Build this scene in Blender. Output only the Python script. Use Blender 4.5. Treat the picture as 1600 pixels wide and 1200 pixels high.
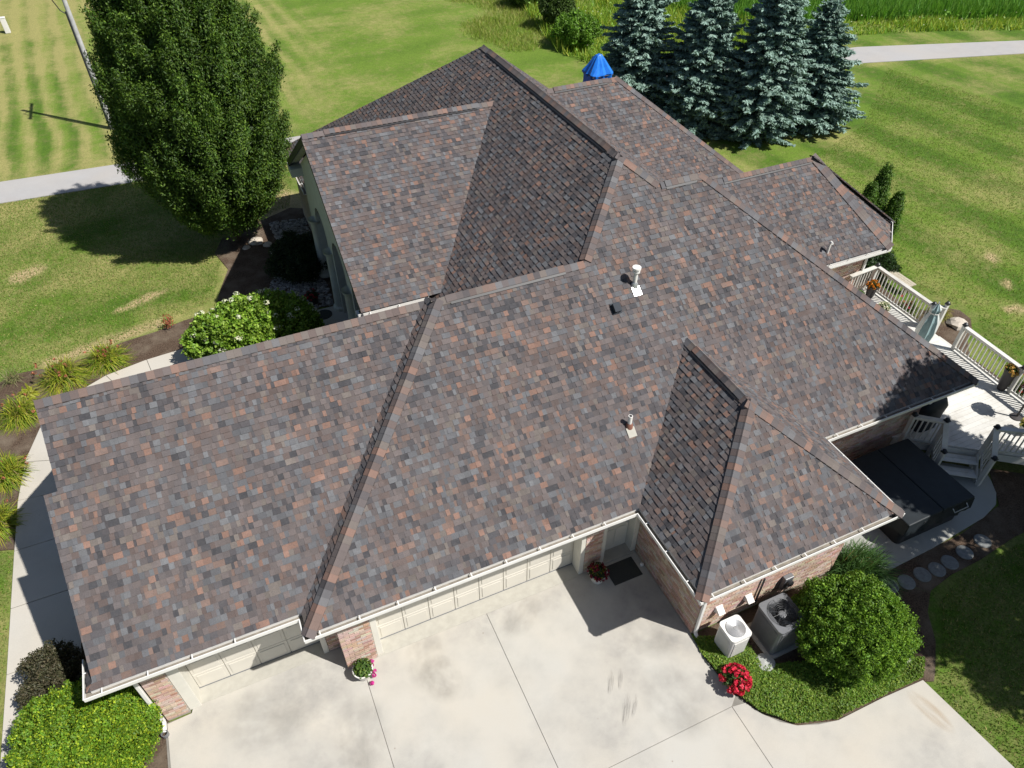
import bpy, math, random
import numpy as np
from mathutils import Vector, Matrix

# ------------------------------------------------------------------ camera, light, exposure
for o in list(bpy.data.objects):
    bpy.data.objects.remove(o)
SC = bpy.context.scene
COL = SC.collection
CAM = np.array([-6.294, -7.559, 15.06])
FPX, PITCH, YAW = 1140.0, 0.7458, 0.4208
cam_d = bpy.data.cameras.new('camera')
cam_d.sensor_width = 36.0
cam_d.lens = FPX / 1600 * 36.0
cam_d.clip_start, cam_d.clip_end = 0.1, 2500
cam = bpy.data.objects.new('camera', cam_d)
COL.objects.link(cam)
cam.location = CAM
cam.rotation_euler = (math.pi / 2 - PITCH, 0, -YAW)
SC.camera = cam

SUN_EL = math.radians(53)
SH = Vector((-0.695, 0.719)).normalized()          # the way shadows fall on the ground
world = bpy.data.worlds.new("World")
SC.world = world
world.use_nodes = True
wn = world.node_tree
bg = wn.nodes.get('Background') or wn.nodes.new('ShaderNodeBackground')
sky = wn.nodes.new('ShaderNodeTexSky')
sky.sky_type = 'NISHITA'
sky.sun_disc = False
sky.sun_elevation = SUN_EL
sky.sun_rotation = math.atan2(-SH.x, -SH.y)
wn.links.new(sky.outputs[0], bg.inputs[0])
bg.inputs[1].default_value = 0.06
sun_d = bpy.data.lights.new('sun', 'SUN')
sun_d.energy = 5.0
sun_d.angle = math.radians(0.53)
sun_d.color = (1.0, 0.965, 0.915)
sun = bpy.data.objects.new('sun', sun_d)
COL.objects.link(sun)
sun.location = (20, -20, 40)
sun.rotation_euler = Vector((SH.x * math.cos(SUN_EL), SH.y * math.cos(SUN_EL), -math.sin(SUN_EL))).to_track_quat('-Z', 'Y').to_euler()
SC.view_settings.view_transform = 'Standard'
SC.view_settings.look = 'None'
SC.view_settings.gamma = 1
SC.view_settings.use_curve_mapping = False
SC.view_settings.exposure = 0.42

# ------------------------------------------------------------------ helpers
R = random.Random(11)
rng = np.random.default_rng(11)
WORLD = {}                                          # world origin of each parent


def cam_px(p):
    d = np.asarray(p, float) - CAM
    fw = np.array([math.sin(YAW), math.cos(YAW), 0]); rt = np.array([math.cos(YAW), -math.sin(YAW), 0])
    c, s = math.cos(PITCH), math.sin(PITCH)
    x, y, z = d @ rt, d @ fw, d[..., 2]
    dep = y * c - z * s
    return 800 + FPX * x / dep, 600 - FPX * (y * s + z * c) / dep, dep


def tag(o, label=None, cat=None, group=None, kind=None):
    for k, v in (('label', label), ('category', cat), ('group', group), ('kind', kind)):
        if v:
            o[k] = v
    return o


def root(name, loc, label, cat, group=None):
    o = bpy.data.objects.new(name, None)
    COL.objects.link(o)
    o.location = loc
    o.empty_display_size = 0.2
    WORLD[o.name] = Vector(loc)
    return tag(o, label, cat, group)


def link(name, me, parent=None, at=(0, 0, 0)):
    o = bpy.data.objects.new(name, me)
    COL.objects.link(o)
    at = Vector(at)
    WORLD[o.name] = at
    if parent is not None:
        o.parent = parent
        o.location = at - WORLD[parent.name]
    else:
        o.location = at
    return o


def copy_tree(o, loc, label=None, rotz=0.0, scale=1.0, parent=None):
    c = o.copy()
    COL.objects.link(c)
    if parent is None:
        c.location = loc
        c.rotation_euler = (0, 0, rotz)
        c.scale = (scale,) * 3
        if label:
            c['label'] = label
    else:
        c.parent = parent
    for ch in list(o.children):
        copy_tree(ch, None, parent=c)
    return c


def mesh_np(name, V, F4=None, F3=None, mat=None, cols=None, smooth=False):
    """mesh from numpy arrays: quads, triangles, colour per vertex"""
    me = bpy.data.meshes.new(name)
    V = np.asarray(V, np.float32)
    n4 = 0 if F4 is None else len(F4)
    n3 = 0 if F3 is None else len(F3)
    me.vertices.add(len(V))
    me.vertices.foreach_set('co', V.ravel())
    loops, starts, tot, pos = [], [], [], 0
    if n4:
        loops.append(np.asarray(F4, np.int32).ravel()); starts.append(np.arange(n4, dtype=np.int32) * 4); tot.append(np.full(n4, 4, np.int32)); pos = 4 * n4
    if n3:
        loops.append(np.asarray(F3, np.int32).ravel()); starts.append(pos + np.arange(n3, dtype=np.int32) * 3); tot.append(np.full(n3, 3, np.int32))
    loops = np.concatenate(loops)
    me.loops.add(len(loops))
    me.loops.foreach_set('vertex_index', loops)
    me.polygons.add(n4 + n3)
    me.polygons.foreach_set('loop_start', np.concatenate(starts))
    me.polygons.foreach_set('loop_total', np.concatenate(tot))
    if smooth:
        me.polygons.foreach_set('use_smooth', np.ones(n4 + n3, bool))
    me.update(calc_edges=True)
    if cols is not None:
        a = me.attributes.new('col', 'FLOAT_COLOR', 'POINT')
        c = np.ones((len(V), 4), np.float32)
        c[:, :3] = cols
        a.data.foreach_set('color', c.ravel())
    if mat:
        me.materials.append(mat)
    return me


class MB:
    """collects shapes for ONE mesh object (world coordinates)"""
    def __init__(s):
        s.v, s.f, s.c = [], [], []

    def add(s, vs, fs, col=(1, 1, 1)):
        b = len(s.v)
        s.v += [tuple(map(float, p)) for p in vs]
        s.f += [tuple(b + i for i in f) for f in fs]
        s.c += [col] * len(vs)
        return s

    def box(s, x0, x1, y0, y1, z0, z1, col=(1, 1, 1)):
        vs = [(x, y, z) for z in (z0, z1) for x, y in ((x0, y0), (x1, y0), (x1, y1), (x0, y1))]
        return s.add(vs, [(3, 2, 1, 0), (4, 5, 6, 7), (0, 1, 5, 4), (1, 2, 6, 5), (2, 3, 7, 6), (3, 0, 4, 7)], col)

    def obox(s, c, ax, ay, az, col=(1, 1, 1)):
        c, ax, ay, az = (Vector(q) for q in (c, ax, ay, az))
        vs = [c + sx * ax + sy * ay + sz * az for sz in (-1, 1) for sx, sy in ((-1, -1), (1, -1), (1, 1), (-1, 1))]
        return s.add(vs, [(3, 2, 1, 0), (4, 5, 6, 7), (0, 1, 5, 4), (1, 2, 6, 5), (2, 3, 7, 6), (3, 0, 4, 7)], col)

    def beam(s, p, q, w, h, col=(1, 1, 1), up=(0, 0, 1)):
        """a bar from p to q, w wide and h tall"""
        p, q = Vector(p), Vector(q)
        d = q - p
        up = Vector(up)
        side = d.cross(up)
        if side.length < 1e-6:
            side = Vector((1, 0, 0))
        side.normalize()
        u = side.cross(d).normalized()
        return s.obox((p + q) / 2, d / 2, side * (w / 2), u * (h / 2), col)

    def tube(s, pts, r, n=8, cap=True, col=(1, 1, 1)):
        pts = [Vector(p) for p in pts]
        rs = r if isinstance(r, (list, tuple)) else [r] * len(pts)
        rings = []
        for i, p in enumerate(pts):
            t = (pts[min(i + 1, len(pts) - 1)] - pts[max(i - 1, 0)]).normalized()
            a = t.orthogonal().normalized() if abs(t.z) < 0.99 else Vector((1, 0, 0))
            if abs(t.z) < 0.99:
                a = t.cross(Vector((0, 0, 1))).normalized()
            b = t.cross(a).normalized()
            rings.append([p + rs[i] * (math.cos(2 * math.pi * k / n) * a + math.sin(2 * math.pi * k / n) * b) for k in range(n)])
        fs = [(i * n + k, i * n + (k + 1) % n, (i + 1) * n + (k + 1) % n, (i + 1) * n + k) for i in range(len(pts) - 1) for k in range(n)]
        if cap:
            fs += [tuple(reversed(range(n))), tuple((len(pts) - 1) * n + k for k in range(n))]
        return s.add([p for r_ in rings for p in r_], fs, col)

    def lathe(s, prof, c=(0, 0, 0), n=20, col=(1, 1, 1), cap=False):
        vs = [(c[0] + r * math.cos(2 * math.pi * k / n), c[1] + r * math.sin(2 * math.pi * k / n), c[2] + z) for r, z in prof for k in range(n)]
        fs = [(i * n + k, i * n + (k + 1) % n, (i + 1) * n + (k + 1) % n, (i + 1) * n + k) for i in range(len(prof) - 1) for k in range(n)]
        if cap:
            fs.append(tuple((len(prof) - 1) * n + k for k in range(n)))
            fs.append(tuple(reversed(range(n))))
        return s.add(vs, fs, col)

    def prism(s, poly, z0, z1, col=(1, 1, 1)):
        n = len(poly)
        vs = [(x, y, z0) for x, y in poly] + [(x, y, z1) for x, y in poly]
        return s.add(vs, [tuple(reversed(range(n))), tuple(range(n, 2 * n))] + [(i, (i + 1) % n, n + (i + 1) % n, n + i) for i in range(n)], col)

    def mesh(s, name, mat, smooth=None, org=(0, 0, 0)):
        me = bpy.data.meshes.new(name)
        me.from_pydata([(x - org[0], y - org[1], z - org[2]) for x, y, z in s.v], [], s.f)
        a = me.attributes.new('col', 'FLOAT_COLOR', 'POINT')
        a.data.foreach_set('color', np.array([(*c[:3], 1) for c in s.c], np.float32).ravel())
        me.materials.append(mat)
        if smooth:
            me.polygons.foreach_set('use_smooth', np.ones(len(me.polygons), bool))
            me.set_sharp_from_angle(angle=math.radians(smooth))
        me.update()
        return me

    def build(s, name, mat, parent=None, smooth=None, bevel=0, at=None):
        org = at if at is not None else (0, 0, 0)
        o = link(name, s.mesh(name, mat, smooth, org), parent, org)
        if bevel:
            m = o.modifiers.new('bevel', 'BEVEL')
            m.width, m.segments, m.limit_method = bevel, 2, 'ANGLE'
        return o


def clip(poly, a, b):
    """keep the part of a convex polygon left of the line a->b"""
    out = []
    ex, ey = b[0] - a[0], b[1] - a[1]
    side = [ex * (p[1] - a[1]) - ey * (p[0] - a[0]) for p in poly]
    n = len(poly)
    for i in range(n):
        j = (i + 1) % n
        if side[i] >= -1e-9:
            out.append(poly[i])
        if (side[i] > 1e-9 and side[j] < -1e-9) or (side[i] < -1e-9 and side[j] > 1e-9):
            t = side[i] / (side[i] - side[j])
            out.append((poly[i][0] + t * (poly[j][0] - poly[i][0]), poly[i][1] + t * (poly[j][1] - poly[i][1])))
    return out


def area2(p):
    return sum(p[i][0] * p[(i + 1) % len(p)][1] - p[(i + 1) % len(p)][0] * p[i][1] for i in range(len(p))) / 2


def clip_to(poly, conv):
    for i in range(len(conv)):
        poly = clip(poly, conv[i], conv[(i + 1) % len(conv)])
        if len(poly) < 3:
            return []
    return poly if abs(area2(poly)) > 2e-4 else []


# ------------------------------------------------------------------ materials
def srgb(r, g, b, k=1.0):
    f = lambda c: ((c / 255) / 12.92 if c <= 10 else (((c / 255) + .055) / 1.055) ** 2.4) * k
    return (f(r), f(g), f(b))


class NT:
    def __init__(s, name):
        s.m = bpy.data.materials.new(name)
        s.m.use_nodes = True
        s.t = s.m.node_tree
        s.b = s.t.nodes['Principled BSDF']
        s.out = s.t.nodes['Material Output']
        s.pos = None

    def n(s, typ, **kw):
        x = s.t.nodes.new(typ)
        for k, v in kw.items():
            setattr(x, k, v)
        return x

    def l(s, a, b):
        s.t.links.new(a, b)

    def P(s):
        if s.pos is None:
            s.pos = s.n('ShaderNodeNewGeometry').outputs['Position']
        return s.pos

    def noise(s, scale, detail=4, rough=.55, lo=0.0, hi=1.0, vec=None):
        t = s.n('ShaderNodeTexNoise')
        t.inputs['Scale'].default_value = scale
        t.inputs['Detail'].default_value = detail
        t.inputs['Roughness'].default_value = rough
        s.l(vec or s.P(), t.inputs['Vector'])
        if (lo, hi) == (0, 1):
            return t.outputs['Fac']
        return s.ramp(t.outputs['Fac'], lo, hi)

    def ramp(s, fac, lo, hi, a=0.0, b=1.0):
        r = s.n('ShaderNodeMapRange')
        r.inputs['From Min'].default_value, r.inputs['From Max'].default_value = lo, hi
        r.inputs['To Min'].default_value, r.inputs['To Max'].default_value = a, b
        s.l(fac, r.inputs['Value'])
        return r.outputs['Result']

    def mix(s, fac, a, b, mode='MIX'):
        x = s.n('ShaderNodeMix', data_type='RGBA', blend_type=mode)
        for v, i in ((fac, 0), (a, 6), (b, 7)):
            if isinstance(v, (int, float)):
                x.inputs[i].default_value = v
            elif isinstance(v, tuple):
                x.inputs[i].default_value = (*v[:3], 1)
            else:
                s.l(v, x.inputs[i])
        return x.outputs[2]

    def scale(s, col, fac):
        x = s.n('ShaderNodeVectorMath', operation='SCALE')
        if isinstance(col, tuple):
            x.inputs[0].default_value = col
        else:
            s.l(col, x.inputs[0])
        s.l(fac, x.inputs['Scale'])
        return x.outputs[0]

    def attr(s, name='col', out='Color'):
        a = s.n('ShaderNodeAttribute')
        a.attribute_name = name
        return a.outputs[out]

    def bump(s, h, strength=.4, dist=.01):
        b = s.n('ShaderNodeBump')
        b.inputs['Strength'].default_value = strength
        b.inputs['Distance'].default_value = dist
        s.l(h, b.inputs['Height'])
        s.l(b.outputs[0], s.b.inputs['Normal'])

    def done(s, col=None, rough=.7, spec=.3, metal=0.0):
        if col is not None:
            if isinstance(col, tuple):
                s.b.inputs['Base Color'].default_value = (*col, 1)
            else:
                s.l(col, s.b.inputs['Base Color'])
        s.b.inputs['Roughness'].default_value = rough
        s.b.inputs['Specular IOR Level'].default_value = spec
        s.b.inputs['Metallic'].default_value = metal
        return s.m


def simple(name, col, rough=.6, spec=.35, metal=0.0, var=.16, sc=3.0, bump=0.0, bsc=60, use_attr=False, objcol=False):
    t = NT(name)
    c = t.attr() if use_attr else col
    if objcol:
        oi = t.n('ShaderNodeObjectInfo')
        c = oi.outputs['Color']
    v = t.ramp(t.noise(sc, 5, .6), .25, .75, 1 - var, 1 + var)
    c = t.scale(c, v)
    if bump:
        t.bump(t.noise(bsc, 3, .6), bump, .004)
    return t.done(c, rough, spec, metal)


def leafmat(name, trans=.35, rough=.5, spec=.3):
    t = NT(name)
    c = t.attr()
    t.done(c, rough, spec)
    tr = t.n('ShaderNodeBsdfTranslucent')
    mx = t.n('ShaderNodeMixShader')
    mx.inputs[0].default_value = trans
    bright = t.mix(1.0, c, (1.15, 1.2, .75), 'MULTIPLY')
    t.l(bright, tr.inputs['Color'])
    t.l(t.b.outputs[0], mx.inputs[1])
    t.l(tr.outputs[0], mx.inputs[2])
    t.l(mx.outputs[0], t.out.inputs['Surface'])
    return t.m


M = {}
M['leaf'] = leafmat('leaf_mat', .30)
M['grass_blade'] = leafmat('grass_blade_mat', .3, .55)
M['needle'] = leafmat('needle_mat', .1, .6, .25)
M['petal'] = leafmat('petal_mat', .25, .5)
M['white'] = simple('white_paint_mat', (.67, .66, .63), .45, .4, var=.06)
M['trim'] = simple('cream_trim_mat', (.62, .60, .53), .5, .35, var=.07)
M['door'] = simple('garage_door_mat', (.58, .55, .48), .5, .35, var=.06, sc=1.2)
M['stucco'] = simple('stucco_mat', (.48, .50, .43), .9, .15, var=.1, bump=.4, bsc=90)
M['mortar'] = simple('mortar_mat', (.40, .36, .31), .95, .1, var=.2, sc=8)
M['brick'] = simple('brick_mat', (1, 1, 1), .9, .12, var=.28, sc=35, use_attr=True, bump=.5, bsc=120)
M['bark'] = simple('bark_mat', (.12, .09, .065), .9, .1, var=.35, sc=9, bump=.8, bsc=30)
M['black'] = simple('black_plastic_mat', (.018, .018, .02), .5, .4, var=.2)
M['dark_metal'] = simple('dark_metal_mat', (.03, .033, .037), .35, .5, .2, var=.25, sc=12)
M['grey_metal'] = simple('grey_metal_mat', (.17, .175, .185), .42, .5, .2, var=.12, sc=8)
M['galv'] = simple('galvanised_mat', (.5, .51, .52), .35, .5, .6, var=.1, sc=8)
M['copper'] = simple('boot_mat', (.22, .10, .07), .7, .3)
M['pot_white'] = simple('white_pot_mat', (.72, .70, .66), .4, .45, var=.08)
M['pot_dark'] = simple('dark_pot_mat', (.045, .04, .04), .5, .4)
M['terra'] = simple('terracotta_mat', (.32, .13, .07), .85, .2, var=.2)
M['soil'] = simple('soil_mat', (.05, .035, .025), .95, .1, var=.4, sc=25, bump=.8)
M['cover'] = simple('spa_cover_mat', (.013, .018, .022), .6, .35, var=.25, sc=5, bump=.3, bsc=160)
def deck_mat():
    t = NT('deck_paint_mat')
    oi = t.n('ShaderNodeObjectInfo')
    c = t.mix(t.noise(2.2, 5, .65, .45, .75), (.61, .60, .56), (.46, .44, .39))
    c = t.scale(c, t.ramp(oi.outputs['Random'], 0, 1, .88, 1.05))
    t.bump(t.noise(50, 3, .6), .25, .004)
    return t.done(c, .6, .25)


M['deck'] = deck_mat()
M['pole'] = simple('pole_wood_mat', (.42, .42, .42), .85, .15, var=.22, sc=5, bump=.5, bsc=40)
M['stone'] = simple('stone_mat', (1, 1, 1), .9, .15, var=.25, sc=12, use_attr=True, bump=.6, bsc=50)
M['vent_black'] = simple('vent_black_mat', (.03, .036, .045), .7, .2)
M['grey_brown'] = simple('gutter_strip_mat', (.20, .18, .15), .9, .1, var=.3, sc=7)
M['mat_rubber'] = simple('rubber_mat', (.06, .062, .056), .9, .1, var=.3, sc=60, bump=.6, bsc=200)
M['glass'] = simple('window_glass_mat', (.03, .04, .05), .05, .8, var=.05)
M['teal'] = simple('umbrella_cloth_mat', (1, 1, 1), .8, .15, var=.08, use_attr=True)
M['tarp'] = simple('tarp_mat', (.015, .16, .62), .28, .6, var=.14, sc=10, bump=.6, bsc=14)
M['bench_wood'] = simple('bench_wood_mat', (.40, .36, .28), .85, .15, var=.25, sc=14)
M['cap'] = simple('ridge_cap_mat', (1, 1, 1), .92, .12, var=.3, sc=160, objcol=True, bump=.5, bsc=260)


def shingle_mat():
    t = NT('shingle_mat')
    c = t.attr()
    g = t.ramp(t.noise(120, 3, .7), .3, .7, .68, 1.32)
    w = t.ramp(t.noise(.9, 4, .6), .3, .7, .93, 1.07)
    c = t.mix(t.ramp(t.noise(17, 4, .7), .42, .72, 0, .42), c, srgb(98, 94, 94, .76))
    streak = t.n('ShaderNodeMapping'); streak.inputs['Scale'].default_value = (3, 3, .6); t.l(t.P(), streak.inputs['Vector'])
    w2 = t.ramp(t.noise(1.0, 5, .65, vec=streak.outputs[0]), .3, .7, .90, 1.10)
    c = t.scale(t.scale(t.scale(c, g), w), w2)
    t.bump(t.noise(300, 2, .6), .6, .003)
    return t.done(c, .93, .12)


M['shingle'] = shingle_mat()
M['deck_dark'] = simple('roof_deck_mat', (.04, .037, .035), .95, .1)


def concrete_mat(name, base, dirt, amount, blot=.22):
    t = NT(name)
    big = t.noise(blot, 5, .62, .40, .62)
    mid = t.noise(1.1, 6, .68, .32, .66)
    fine = t.ramp(t.noise(60, 3, .7), .2, .8, .9, 1.1)
    stain = t.n('ShaderNodeMath', operation='MULTIPLY')
    t.l(big, stain.inputs[0]); t.l(mid, stain.inputs[1])
    f = t.ramp(stain.outputs[0], 0, 1, 0, amount)
    warm = t.mix(t.noise(.5, 3, .5, .35, .7), base, tuple(b * k for b, k in zip(base, (1.03, .985, .93))))
    c = t.mix(f, warm, dirt)
    speck = t.n('ShaderNodeTexVoronoi'); speck.inputs['Scale'].default_value = 1.7
    t.l(t.P(), speck.inputs['Vector'])
    sp = t.ramp(speck.outputs['Distance'], .02, .035, .5, 0)
    c = t.mix(sp, c, (.18, .14, .10))
    c = t.scale(c, fine)
    t.bump(t.noise(140, 3, .6), .25, .004)
    return t.done(c, .85, .2)


M['concrete'] = concrete_mat('driveway_concrete_mat', (.435, .422, .385), (.29, .28, .26), 1.0, .33)
M['walk'] = concrete_mat('walk_concrete_mat', (.45, .43, .385), (.32, .30, .26), .6)
M['patio'] = concrete_mat('patio_concrete_mat', (.36, .37, .35), (.24, .25, .23), .6)
M['apron'] = simple('apron_concrete_mat', (.37, .355, .31), .85, .2, var=.1, sc=6)
M['road'] = concrete_mat('road_mat', (.36, .355, .35), (.30, .29, .285), .6, .12)
M['joint'] = simple('joint_mat', (.20, .19, .17), .95, .1, var=.2)


def mulch_mat():
    t = NT('mulch_mat')
    a = t.noise(26, 5, .75)
    c = t.mix(t.ramp(a, .35, .65), (.035, .024, .017), (.15, .105, .075))
    c = t.mix(t.noise(1.3, 4, .6, .45, .7), c, (.17, .135, .10))
    t.bump(t.noise(40, 5, .8), .9, .03)
    return t.done(c, .95, .08)


M['mulch'] = mulch_mat()


def lawn_mat():
    t = NT('lawn_mat')
    green, dark, straw = (.090, .162, .020), (.050, .100, .014), (.30, .27, .105)
    dry = t.attr('dry', 'Fac'); stripe = t.attr('stripe', 'Fac'); bare = t.attr('bare', 'Fac')
    n1 = t.noise(.35, 6, .65); n2 = t.noise(2.6, 7, .75); n3 = t.noise(22, 5, .8)
    c = t.mix(t.ramp(n2, .34, .66), green, dark)
    c = t.mix(t.ramp(stripe, 0, 1, 0, .5), c, (.175, .250, .040))
    m = t.n('ShaderNodeMath', operation='MULTIPLY_ADD')
    t.l(t.ramp(n1, .35, .68, -.32, .40), m.inputs[0]); m.inputs[1].default_value = 1.0
    a2 = t.n('ShaderNodeMath', operation='ADD'); t.l(t.ramp(n2, .3, .7, -.38, .38), a2.inputs[0]); t.l(dry, a2.inputs[1])
    t.l(a2.outputs[0], m.inputs[2])
    cl = t.n('ShaderNodeClamp'); t.l(m.outputs[0], cl.inputs[0])
    c = t.mix(t.ramp(cl.outputs[0], 0, 1, 0, .85), c, straw)
    b2 = t.n('ShaderNodeMath', operation='MULTIPLY'); t.l(bare, b2.inputs[0]); t.l(t.ramp(n3, .2, .55, .4, 1.1), b2.inputs[1])
    c = t.mix(b2.outputs[0], c, (.40, .31, .17))
    c = t.scale(c, t.ramp(n3, .3, .72, .52, 1.5))
    hb = t.n('ShaderNodeMath', operation='ADD'); t.l(n3, hb.inputs[0]); t.l(t.noise(90, 3, .8), hb.inputs[1])
    t.bump(hb.outputs[0], .55, .03)
    return t.done(c, .9, .1)


M['lawn'] = lawn_mat()


def decal(name, col, sc, lo, hi, strength, stretch=(1, 1, 1), edge=True):
    t = NT(name)
    mp = t.n('ShaderNodeMapping'); mp.inputs['Scale'].default_value = stretch
    tc = t.n('ShaderNodeTexCoord'); t.l(tc.outputs['Generated'], mp.inputs['Vector'])
    f = t.noise(sc, 4, .6, lo, hi, vec=mp.outputs[0])
    g = t.n('ShaderNodeTexGradient', gradient_type='SPHERICAL')
    m2 = t.n('ShaderNodeMapping'); m2.inputs['Location'].default_value = (-1, -1, 0); m2.inputs['Scale'].default_value = (2, 2, 0)
    t.l(tc.outputs['Generated'], m2.inputs['Vector']); t.l(m2.outputs[0], g.inputs[0])
    x = t.n('ShaderNodeMath', operation='MULTIPLY'); t.l(f, x.inputs[0]); t.l(t.ramp(g.outputs['Fac'], 0, .35, 0, strength), x.inputs[1])
    tr = t.n('ShaderNodeBsdfTransparent'); mx = t.n('ShaderNodeMixShader')
    t.done(col, .9, .1)
    t.l(x.outputs[0], mx.inputs[0]); t.l(tr.outputs[0], mx.inputs[1]); t.l(t.b.outputs[0], mx.inputs[2]); t.l(mx.outputs[0], t.out.inputs['Surface'])
    return t.m


# ------------------------------------------------------------------ ground
def vnoise(x, y, cell, seed):
    """smooth value noise on numpy arrays"""
    r = np.random.default_rng(seed).random((256, 256))
    gx, gy = x / cell, y / cell
    ix, iy = np.floor(gx).astype(int), np.floor(gy).astype(int)
    fx, fy = gx - ix, gy - iy
    fx, fy = fx * fx * (3 - 2 * fx), fy * fy * (3 - 2 * fy)
    g = lambda a, b: r[a % 256, b % 256]
    return (g(ix, iy) * (1 - fx) + g(ix + 1, iy) * fx) * (1 - fy) + (g(ix, iy + 1) * (1 - fx) + g(ix + 1, iy + 1) * fx) * fy


def seg_mask(x, y, p, q, w):
    px, py = q[0] - p[0], q[1] - p[1]
    t = np.clip(((x - p[0]) * px + (y - p[1]) * py) / (px * px + py * py), 0, 1)
    d = np.hypot(x - p[0] - t * px, y - p[1] - t * py)
    return np.clip(1.9 - d / w, 0, 1)


def lawn():
    far = lambda s: [s * 900, s * 400, s * 200, s * 110]
    xs = np.array(far(-1) + [-70, -50, -38, -28] + list(np.arange(-20, 56, .24)) + [62, 80] + far(1)[::-1])
    ys = np.array([-900, -300, -120, -60, -35, -20] + list(np.arange(-12, 62, .24)) + [66, 75, 90, 110, 150, 220, 400, 900])
    X, Y = np.meshgrid(xs, ys, indexing='ij')
    nx, ny = X.shape
    V = np.stack([X, Y, np.full_like(X, -.06)], -1).reshape(-1, 3)
    i = np.arange(nx * ny).reshape(nx, ny)
    F = np.stack([i[:-1, :-1], i[1:, :-1], i[1:, 1:], i[:-1, 1:]], -1).reshape(-1, 4)
    x, y = X.ravel(), Y.ravel()
    big = vnoise(x, y, 5.5, 1) * .6 + vnoise(x, y, 2.1, 2) * .4
    left = 1 / (1 + np.exp((x + 1 - .12 * (y - 30)) / 1.2))        # lawn left of the house and beyond it
    right = 1 / (1 + np.exp(-(x - 13.5) / .8))
    wob = (vnoise(x, y, 4, 3) - .5) * .5
    s1 = .5 + .5 * np.sin(2 * np.pi * (x + .06 * y + wob) / 1.35)
    s2 = .5 + .5 * np.sin(2 * np.pi * (y - .13 * x + wob) / 3.1)
    s3 = .5 + .5 * np.sin(2 * np.pi * (x + .15 * y + .3 * wob) / 3.4)
    beyond = 1 / (1 + np.exp(-(y - 28.5) / .5))
    s1 = np.clip((s1 - .5) * 1.6 + .5, 0, 1); s3 = np.clip((s3 - .5) * 2.6 + .5, 0, 1)
    brk = .4 + .6 * vnoise(x, y, 6.0, 17)
    stripe = left * beyond * s1 * 1.1 + (1 - left) * beyond * (.4 * s2 + .55) + right * (1 - beyond) * s3 * (.35 + .65 * brk) + left * (1 - beyond) * .45 * s2
    dry = -.08 + .84 * big * 1.0
    dry += left * beyond * (.75 * np.clip(.2 + 1.0 * np.sin(2 * np.pi * (x + .07 * y + wob) / 1.15 + 1.2), 0, 1) * (.4 + .8 * vnoise(x, y, 3.5, 18)) + .35 * np.clip((y - 40) / 14, 0, 1))
    dry -= (1 - left) * beyond * .16
    dry += left * (1 - beyond) * (.06 + 1.0 * (vnoise(x, y, 1.5, 8) - .5) + .5 * (vnoise(x, y, .6, 28) - .5))
    dry += right * (1 - beyond) * (.45 * (vnoise(x, y, 2.4, 5) - .5) - .24 + .12 * s3)
    ryl = np.where(x < 5, 26.75 - .06 * (x + 14), 25.3 - .27 * (x - 31))
    dry += .35 * np.clip(1 - np.abs(np.abs(y - ryl) - 1.35) / .7, 0, 1) * (left + right)
    bare = np.zeros_like(x)
    for p, q, w in (((-10.3, 16.3), (-8.9, 16.9), .12), ((-12.6, 14.25), (-11.0, 14.5), .13), ((-11.0, 14.55), (-9.3, 14.95), .16), ((-13.6, 19.9), (-13.1, 20.1), .28),
                    ((-4.2, 21.4), (-2.9, 20.6), .75), ((19.6, 6.4), (19.8, 6.5), .13), ((17.5, 3.9), (17.9, 3.7), .12), ((16.7, 2.1), (17.3, 1.7), .15), ((17.8, 2.3), (18.0, 2.4), .10), ((18.7, 4.9), (18.8, 5.0), .10)):
        bare = np.maximum(bare, seg_mask(x, y, p, q, w * (.6 + .8 * vnoise(x, y, .5, 9))) * (.75 + .5 * vnoise(x, y, .35, 12)))
    me = mesh_np('lawn', V, F4=F, mat=M['lawn'])
    for nme, arr in (('dry', dry), ('stripe', stripe), ('bare', bare)):
        a = me.attributes.new(nme, 'FLOAT', 'POINT')
        a.data.foreach_set('value', arr.astype(np.float32))
    o = link('lawn', me)
    tag(o, kind='structure')


lawn()


def sheet(name, poly, z, mat, kind='structure', thick=.05):
    m = MB().prism(poly, z - thick, z)
    return tag(m.build(name, mat), kind=kind)


# road behind the house
road_far = [(-60, 30.6), (-14.66, 28.3), (-9.47, 28.0), (-2.47, 27.66), (12, 27.3), (24, 27.2), (31.95, 26.4), (42.3, 23.1), (60, 16.5)]
road_near = [(60, 14.6), (40.29, 21.45), (29.78, 24.3), (23, 25.2), (12, 25.35), (-2.85, 25.74), (-9.58, 25.95), (-14.5, 26.2), (-60, 28.4)]
sheet('road', road_far + road_near, -.03, M['road'], thick=.1)

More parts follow.
